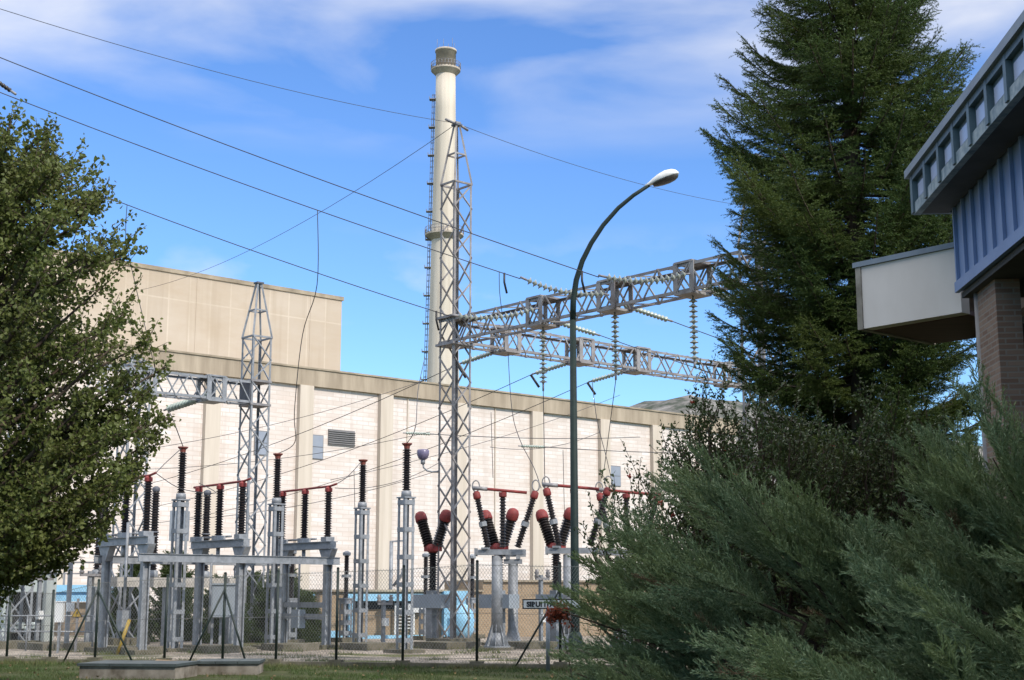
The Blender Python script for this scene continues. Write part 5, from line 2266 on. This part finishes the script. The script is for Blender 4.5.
# ---- junipers
def plume_template(seed, L=1.0):
    """one feathery, flattened juniper spray along +X with its tip at (L,0,0): spike ends A, B and widths"""
    r = np.random.default_rng(seed)
    A, B, Wd = [], [], []

    def axis(s):
        return np.array([s * L, 0.035 * math.sin(s * 5 + seed), 0.12 * s * s - 0.20 * s ** 3])

    prev = axis(0)
    for i in range(1, 15):
        q = axis(i / 14)
        A.append(prev)
        B.append(q + (q - prev) * 0.2)
        Wd.append(0.011 * (1 - i / 17))
        prev = q
    nsh = 40
    for j in range(nsh):
        s = 0.12 + 0.88 * (j + r.random()) / nsh
        p = axis(s)
        sg = 1 if j % 2 else -1
        sd = unit(np.array([0, sg * r.uniform(0.6, 1.0), r.normal() * 0.42]))
        l = (0.08 + 0.27 * (1 - s) ** 0.85 * min(1, 0.35 + s * 2.2)) * r.uniform(0.65, 1.25)
        dd = unit(np.array([1.0, 0, 0.08]) * 0.86 + sd * 0.52)
        pp = p
        for k in range(3):
            q = pp + dd * (l / 3)
            A.append(pp)
            B.append(q + dd * 0.012)
            Wd.append(0.0085 * (1 - k * 0.2))
            nt_ = max(3, int(l / 3 / 0.010))
            for m_ in range(nt_):
                f_ = (m_ + r.random()) / nt_
                c0 = pp + (q - pp) * f_
                d2 = unit(dd * 0.95 + r.normal(size=3) * np.array([0.25, 0.27, 0.22]))
                ll = r.uniform(0.03, 0.075) * (1 - 0.1 * k)
                c1 = c0 + d2 * ll
                A.append(c0)
                B.append(c1)
                Wd.append(0.0072)
                for z_ in range(2):
                    g0 = c0 + (c1 - c0) * r.uniform(0.15, 0.8)
                    A.append(g0)
                    B.append(g0 + unit(d2 + r.normal(size=3) * 0.42) * r.uniform(0.016, 0.034))
                    Wd.append(0.0060)
            pp = q
            dd = unit(dd + np.array([0.26, 0, 0.05]))
    return np.array(A), np.array(B), np.array(Wd)


TEMPL = [plume_template(s) for s in (1, 2, 3, 4, 5)]


def juniper(label, centre, rad, n_pl, seed, bias=(-0.92, -0.18, 0.16), zmin=0.35, lens=(0.8, 1.4)):
    r = random.Random(seed)
    t = thing('juniper_bush', label, 'bush', (centre[0], centre[1], 0), 0, 'feathery grey-green junipers')
    parts = []
    tb = MB()
    C = Vector((0, 0, centre[2]))
    bias = Vector(bias)
    dead = []
    n_b = 0
    while n_b < n_pl // 6:
        d = Vector((r.gauss(0, 1), r.gauss(0, 1), r.gauss(0.3, 0.8))).normalized()
        if d.y > 0.45 and r.random() < 0.6:
            continue
        k = r.uniform(0.70, 1.12)
        tip = C + Vector((d.x * rad[0], d.y * rad[1], d.z * rad[2])) * k
        if tip.z < zmin:
            continue
        n_b += 1
        bough = (d * 0.6 + bias * 1.0 + Vector((r.gauss(0, 0.2), r.gauss(0, 0.2), r.gauss(0, 0.15)))).normalized()
        root = Vector((C.x + d.x * 0.15, C.y + d.y * 0.15, 0.05))
        BL = r.uniform(1.0, 1.7)
        s0 = tip - bough * BL
        mid = root.lerp(s0, 0.55) - bough * 0.12 - ZV * 0.05
        tb.tube([root, mid, s0, s0 + bough * BL * 0.5 + ZV * 0.02, tip], [0.04, 0.026, 0.016, 0.010, 0.004], 6, False)
        broll = r.gauss(0, 0.5)
        for j in range(7):
            u = (j + r.random()) / 7
            L = r.uniform(0.55, 0.85) * (1.15 - 0.40 * u) * lens[1]
            side = (1 if j % 2 else -1)
            lat = bough.cross(ZV)
            lat = lat.normalized() if lat.length > 1e-3 else Vector((0, 1, 0))
            dirv = (bough + lat * (side * r.uniform(0.15, 0.55) * (1.1 - u)) + Vector((r.gauss(0, .12), r.gauss(0, .12), r.gauss(0.08, 0.16)))).normalized()
            st = s0 + bough * (BL * (0.05 + 0.72 * u))
            X = dirv
            Y_ = ZV.cross(X)
            Y_ = Y_.normalized() if Y_.length > 1e-3 else Vector((0, 1, 0))
            Z_ = X.cross(Y_)
            roll = broll + r.gauss(0, 0.3)
            Y2 = Y_ * math.cos(roll) + Z_ * math.sin(roll)
            Z2 = X.cross(Y2)
            Rm = np.array([tuple(X), tuple(Y2), tuple(Z2)])
            A, B, Wd = TEMPL[r.randrange(5)]
            o = np.array(tuple(st))
            tgt = dead if r.random() < 0.025 else parts
            if tgt is dead:
                kk = np.arange(len(A)) % 3 == 0
                tgt.append(((A[kk] * L * 0.7) @ Rm + o, (B[kk] * L * 0.7) @ Rm + o, Wd[kk] * 0.8))
            else:
                tgt.append(((A * L) @ Rm + o, (B * L) @ Rm + o, Wd * (0.55 + 0.45 * L)))
    if dead:
        v, f = spikes(np.concatenate([p[0] for p in dead]), np.concatenate([p[1] for p in dead]), np.concatenate([p[2] for p in dead]))
        mesh_np('dead_sprays', v, f, M['deadjun'], t)
    A = np.concatenate([p[0] for p in parts])
    B = np.concatenate([p[1] for p in parts])
    Wd = np.concatenate([p[2] for p in parts])
    v, f = spikes(A, B, Wd)
    mesh_np('foliage', v, f, M['juniper'], t)
    tb.build('branch', M['twig'], t)
    return t


juniper('feathery juniper between the street sign and the tall plumes', (1.7, 9.9, 0.75), (1.2, 1.2, 1.6), 165, 1, (-0.95, -0.1, 0.24))
juniper('feathery juniper whose leftmost tips reach the street sign and lamp pole', (1.0, 9.3, 0.74), (0.72, 0.7, 1.35), 140, 6, (-1.0, -0.1, 0.3), 0.35, (0.6, 0.95))
juniper('low feathery juniper in front, bottom centre of the hedge', (2.3, 7.9, 0.45), (1.6, 1.0, 1.1), 105, 2)
juniper('large feathery juniper with tall plumes in the middle of the hedge', (3.1, 9.6, 1.0), (1.5, 1.3, 1.7), 150, 3, (-0.85, -0.15, 0.36))
juniper('feathery juniper below the house corner at the right edge', (4.35, 10.2, 1.35), (1.45, 1.3, 2.0), 170, 4, (-0.8, -0.2, 0.34))
juniper('feathery juniper at the bottom right corner of the picture', (3.8, 7.9, 0.6), (1.4, 1.0, 1.25), 105, 5)


# ---- broad-leaved shrubs (with berries) behind the junipers
def shrub(label, centre, rad, n_st, seed, leafL=0.034, leafW=0.016, shoot=(0.5, 0.9), berries=0, dens=46, upward=0.9, name='evergreen_shrub', redl=0, group=None):
    r = random.Random(seed)
    t = thing(name, label, 'shrub', (centre[0], centre[1], 0), 0, group)
    tb = MB()
    P, Dv = [], []
    bb = MB()
    C = Vector((0, 0, centre[2]))
    for k in range(n_st):
        d = Vector((r.gauss(0, 1), r.gauss(0, 1), r.gauss(0.2, 0.8))).normalized()
        kk = r.uniform(0.55, 1.0)
        tip = C + Vector((d.x * rad[0], d.y * rad[1], d.z * rad[2])) * kk
        if tip.z < 0.3:
            continue
        dirv = (d * 0.8 + Vector((r.gauss(0, .3), r.gauss(0, .3), upward * r.uniform(0.3, 1)))).normalized()
        L = r.uniform(*shoot)
        st = tip - dirv * L
        off = Vector((r.gauss(0, .1), r.gauss(0, .1), 0)) * L
        pts = [st.lerp(tip, i / 5) + off * math.sin(math.pi * i / 5) for i in range(6)]
        tb.tube(pts, [0.006 - 0.0008 * i for i in range(6)], 3, False)
        if k % 4 == 0 and not redl:
            tb.tube([Vector((d.x * 0.1, d.y * 0.1, 0)), (C * 0.5).lerp(st, 0.5), st], [0.025, 0.016, 0.008], 5, False)
        for j in range(int(dens * L / 0.7)):
            f_ = r.uniform(0.05, 1.0)
            i = min(4, int(f_ * 5))
            p = pts[i].lerp(pts[i + 1], f_ * 5 - i)
            P.append(tuple(p + Vector((r.gauss(0, 1), r.gauss(0, 1), r.gauss(0, 1))) * 0.014))
            Dv.append(tuple(dirv * 0.5 + Vector((r.gauss(0, 1), r.gauss(0, 1), r.gauss(0.1, 1))) * 0.75))
        if berries and r.random() < berries:
            c = st.lerp(tip, r.uniform(0.5, 0.9))
            for j in range(14):
                q = c + Vector((r.gauss(0, 1), r.gauss(0, 1), r.gauss(0, 1))).normalized() * r.uniform(0.004, 0.028)
                bb.ball(q, 0.009, 0.009, 0.009, 6, 4)
            bb.build('berry_cluster', M['berry'], t)
            bb = MB()
    if redl:
        tb.tube([(0.1, 0.1, 0), (0.12, 0.05, C.z * 0.6), (0, 0, C.z)], [0.009, 0.007, 0.004], 4)
    v, f = leaves(np.array(P), np.array(Dv), leafL, leafW, 0.15)
    mesh_np('foliage', v, f, M['redleaf'] if redl else M['shrub'], t)
    tb.build('branch', M['twig'], t)
    return t


q = at(640, 455, 13.0)
shrub('sparse shrub with upright shoots and a few red berries against the white wall', (q.x, 13.0, 1.85), (0.72, 0.6, 1.25), 95, 21, 0.042, 0.018, (0.5, 1.0), 0.10, 40, 1.4, 'firethorn_shrub')
q = at(700, 470, 13.4)
shrub('dense firethorn with red berries left of the tall juniper plumes', (q.x + 0.12, 13.4, 2.05), (0.74, 0.8, 1.85), 430, 22, 0.042, 0.019, (0.4, 0.8), 0.05, 60, 0.9, 'firethorn_shrub')
q = at(775, 450, 15.0)
shrub('dark dense evergreen shrub below the left side of the spruce', (q.x, 15.0, 2.0), (1.1, 1.0, 1.95), 620, 23, 0.046, 0.022, (0.4, 0.8), 0.015, 60)
q = at(880, 440, 15.6)
shrub('dark dense evergreen shrub below the jutting white box', (q.x, 15.6, 2.1), (1.25, 1.0, 2.0), 700, 24, 0.046, 0.022, (0.4, 0.8), 0.02, 60)
q = at(565, 615, 11.0)
shrub('russet leaved twig cluster hanging beside the street sign', (q.x - 0.04, 11.0, q.z - 0.02), (0.13, 0.12, 0.13), 26, 26, 0.034, 0.016, (0.08, 0.2), 0.0, 90, -0.4, 'russet_shrub', 1)

# ---- grass, weeds
n = 120000
gx = rng.uniform(-14, 3.5, n)
gy = rng.uniform(26.0, 35.0, n)
sfen = (gx - FENCE_L.x) * fn.x + (gy - FENCE_L.y) * fn.y
keep = sfen < -0.16
for t_ in [o for o in S.objects if o.name.startswith('cable_pit')]:
    c, s_ = math.cos(-t_.rotation_euler.z), math.sin(-t_.rotation_euler.z)
    dx, dy = gx - t_.location.x, gy - t_.location.y
    lx, ly = dx * c - dy * s_, dx * s_ + dy * c
    keep &= ~((np.abs(lx) < 1.2) & (np.abs(ly) < 0.72))
pn = np.sin(gx * 1.7 + 1.3 * np.sin(gy * 1.1)) * np.sin(gy * 2.1 + gx * 0.6)
keep &= rng.random(n) < (0.45 + 0.6 * pn)
gx, gy = gx[keep], gy[keep]
p0 = np.stack([gx, gy, np.zeros_like(gx)], axis=1)
hgt = rng.uniform(0.03, 0.085, len(gx))
p1 = p0 + np.stack([rng.normal(scale=0.025, size=len(gx)), rng.normal(scale=0.025, size=len(gx)), hgt], axis=1)
v, f = spikes(p0, p1, 0.009)
tag(mesh_np('grass', v, f, M['grass']), 'short patchy lawn grass', 'grass', kind='stuff')
# weeds round the footings and along the kerb
P0_, P1_ = [], []
spots = [gnd(px, Y) for px, Y, w in fs_spec for _ in range(5)] + [gnd(rnd.uniform(-20, 600), rnd.uniform(34, 47)) for _ in range(60)] + [FENCE_L + fdir * rnd.uniform(0, flen) + fn * rnd.uniform(-0.35, 0.25) for _ in range(70)]
for c in spots:
    c = c + Vector((rnd.gauss(0, 0.45), rnd.gauss(0, 0.45), 0))
    for j in range(110):
        p = c + Vector((rnd.gauss(0, 0.2), rnd.gauss(0, 0.2), 0))
        P0_.append((p.x, p.y, 0))
        P1_.append((p.x + rnd.gauss(0, 0.04), p.y + rnd.gauss(0, 0.04), rnd.uniform(0.03, 0.15)))
v, f = spikes(np.array(P0_), np.array(P1_), 0.014)
tag(mesh_np('weeds', v, f, M['weed']), 'dry weeds and grass tufts in the gravel', 'weeds', kind='stuff')
# fallen leaves on the lawn
n = 260
lp_ = np.stack([rng.uniform(-13, 3, n), rng.uniform(26.5, 34, n), rng.uniform(0.03, 0.07, n)], axis=1)
v, f = leaves(lp_, np.concatenate([rng.normal(size=(n, 2)), rng.normal(scale=0.2, size=(n, 1))], axis=1), 0.06, 0.045)
M['dryleaf'] = leafmat('dry_fallen_leaf', (0.11, 0.075, 0.035), (0.18, 0.13, 0.06), (0.10, 0.07, 0.035), 0.7, 0.1, 2)
tag(mesh_np('fallen_leaves', v, f, M['dryleaf']), 'dry leaves scattered on the lawn', 'leaves', kind='stuff')
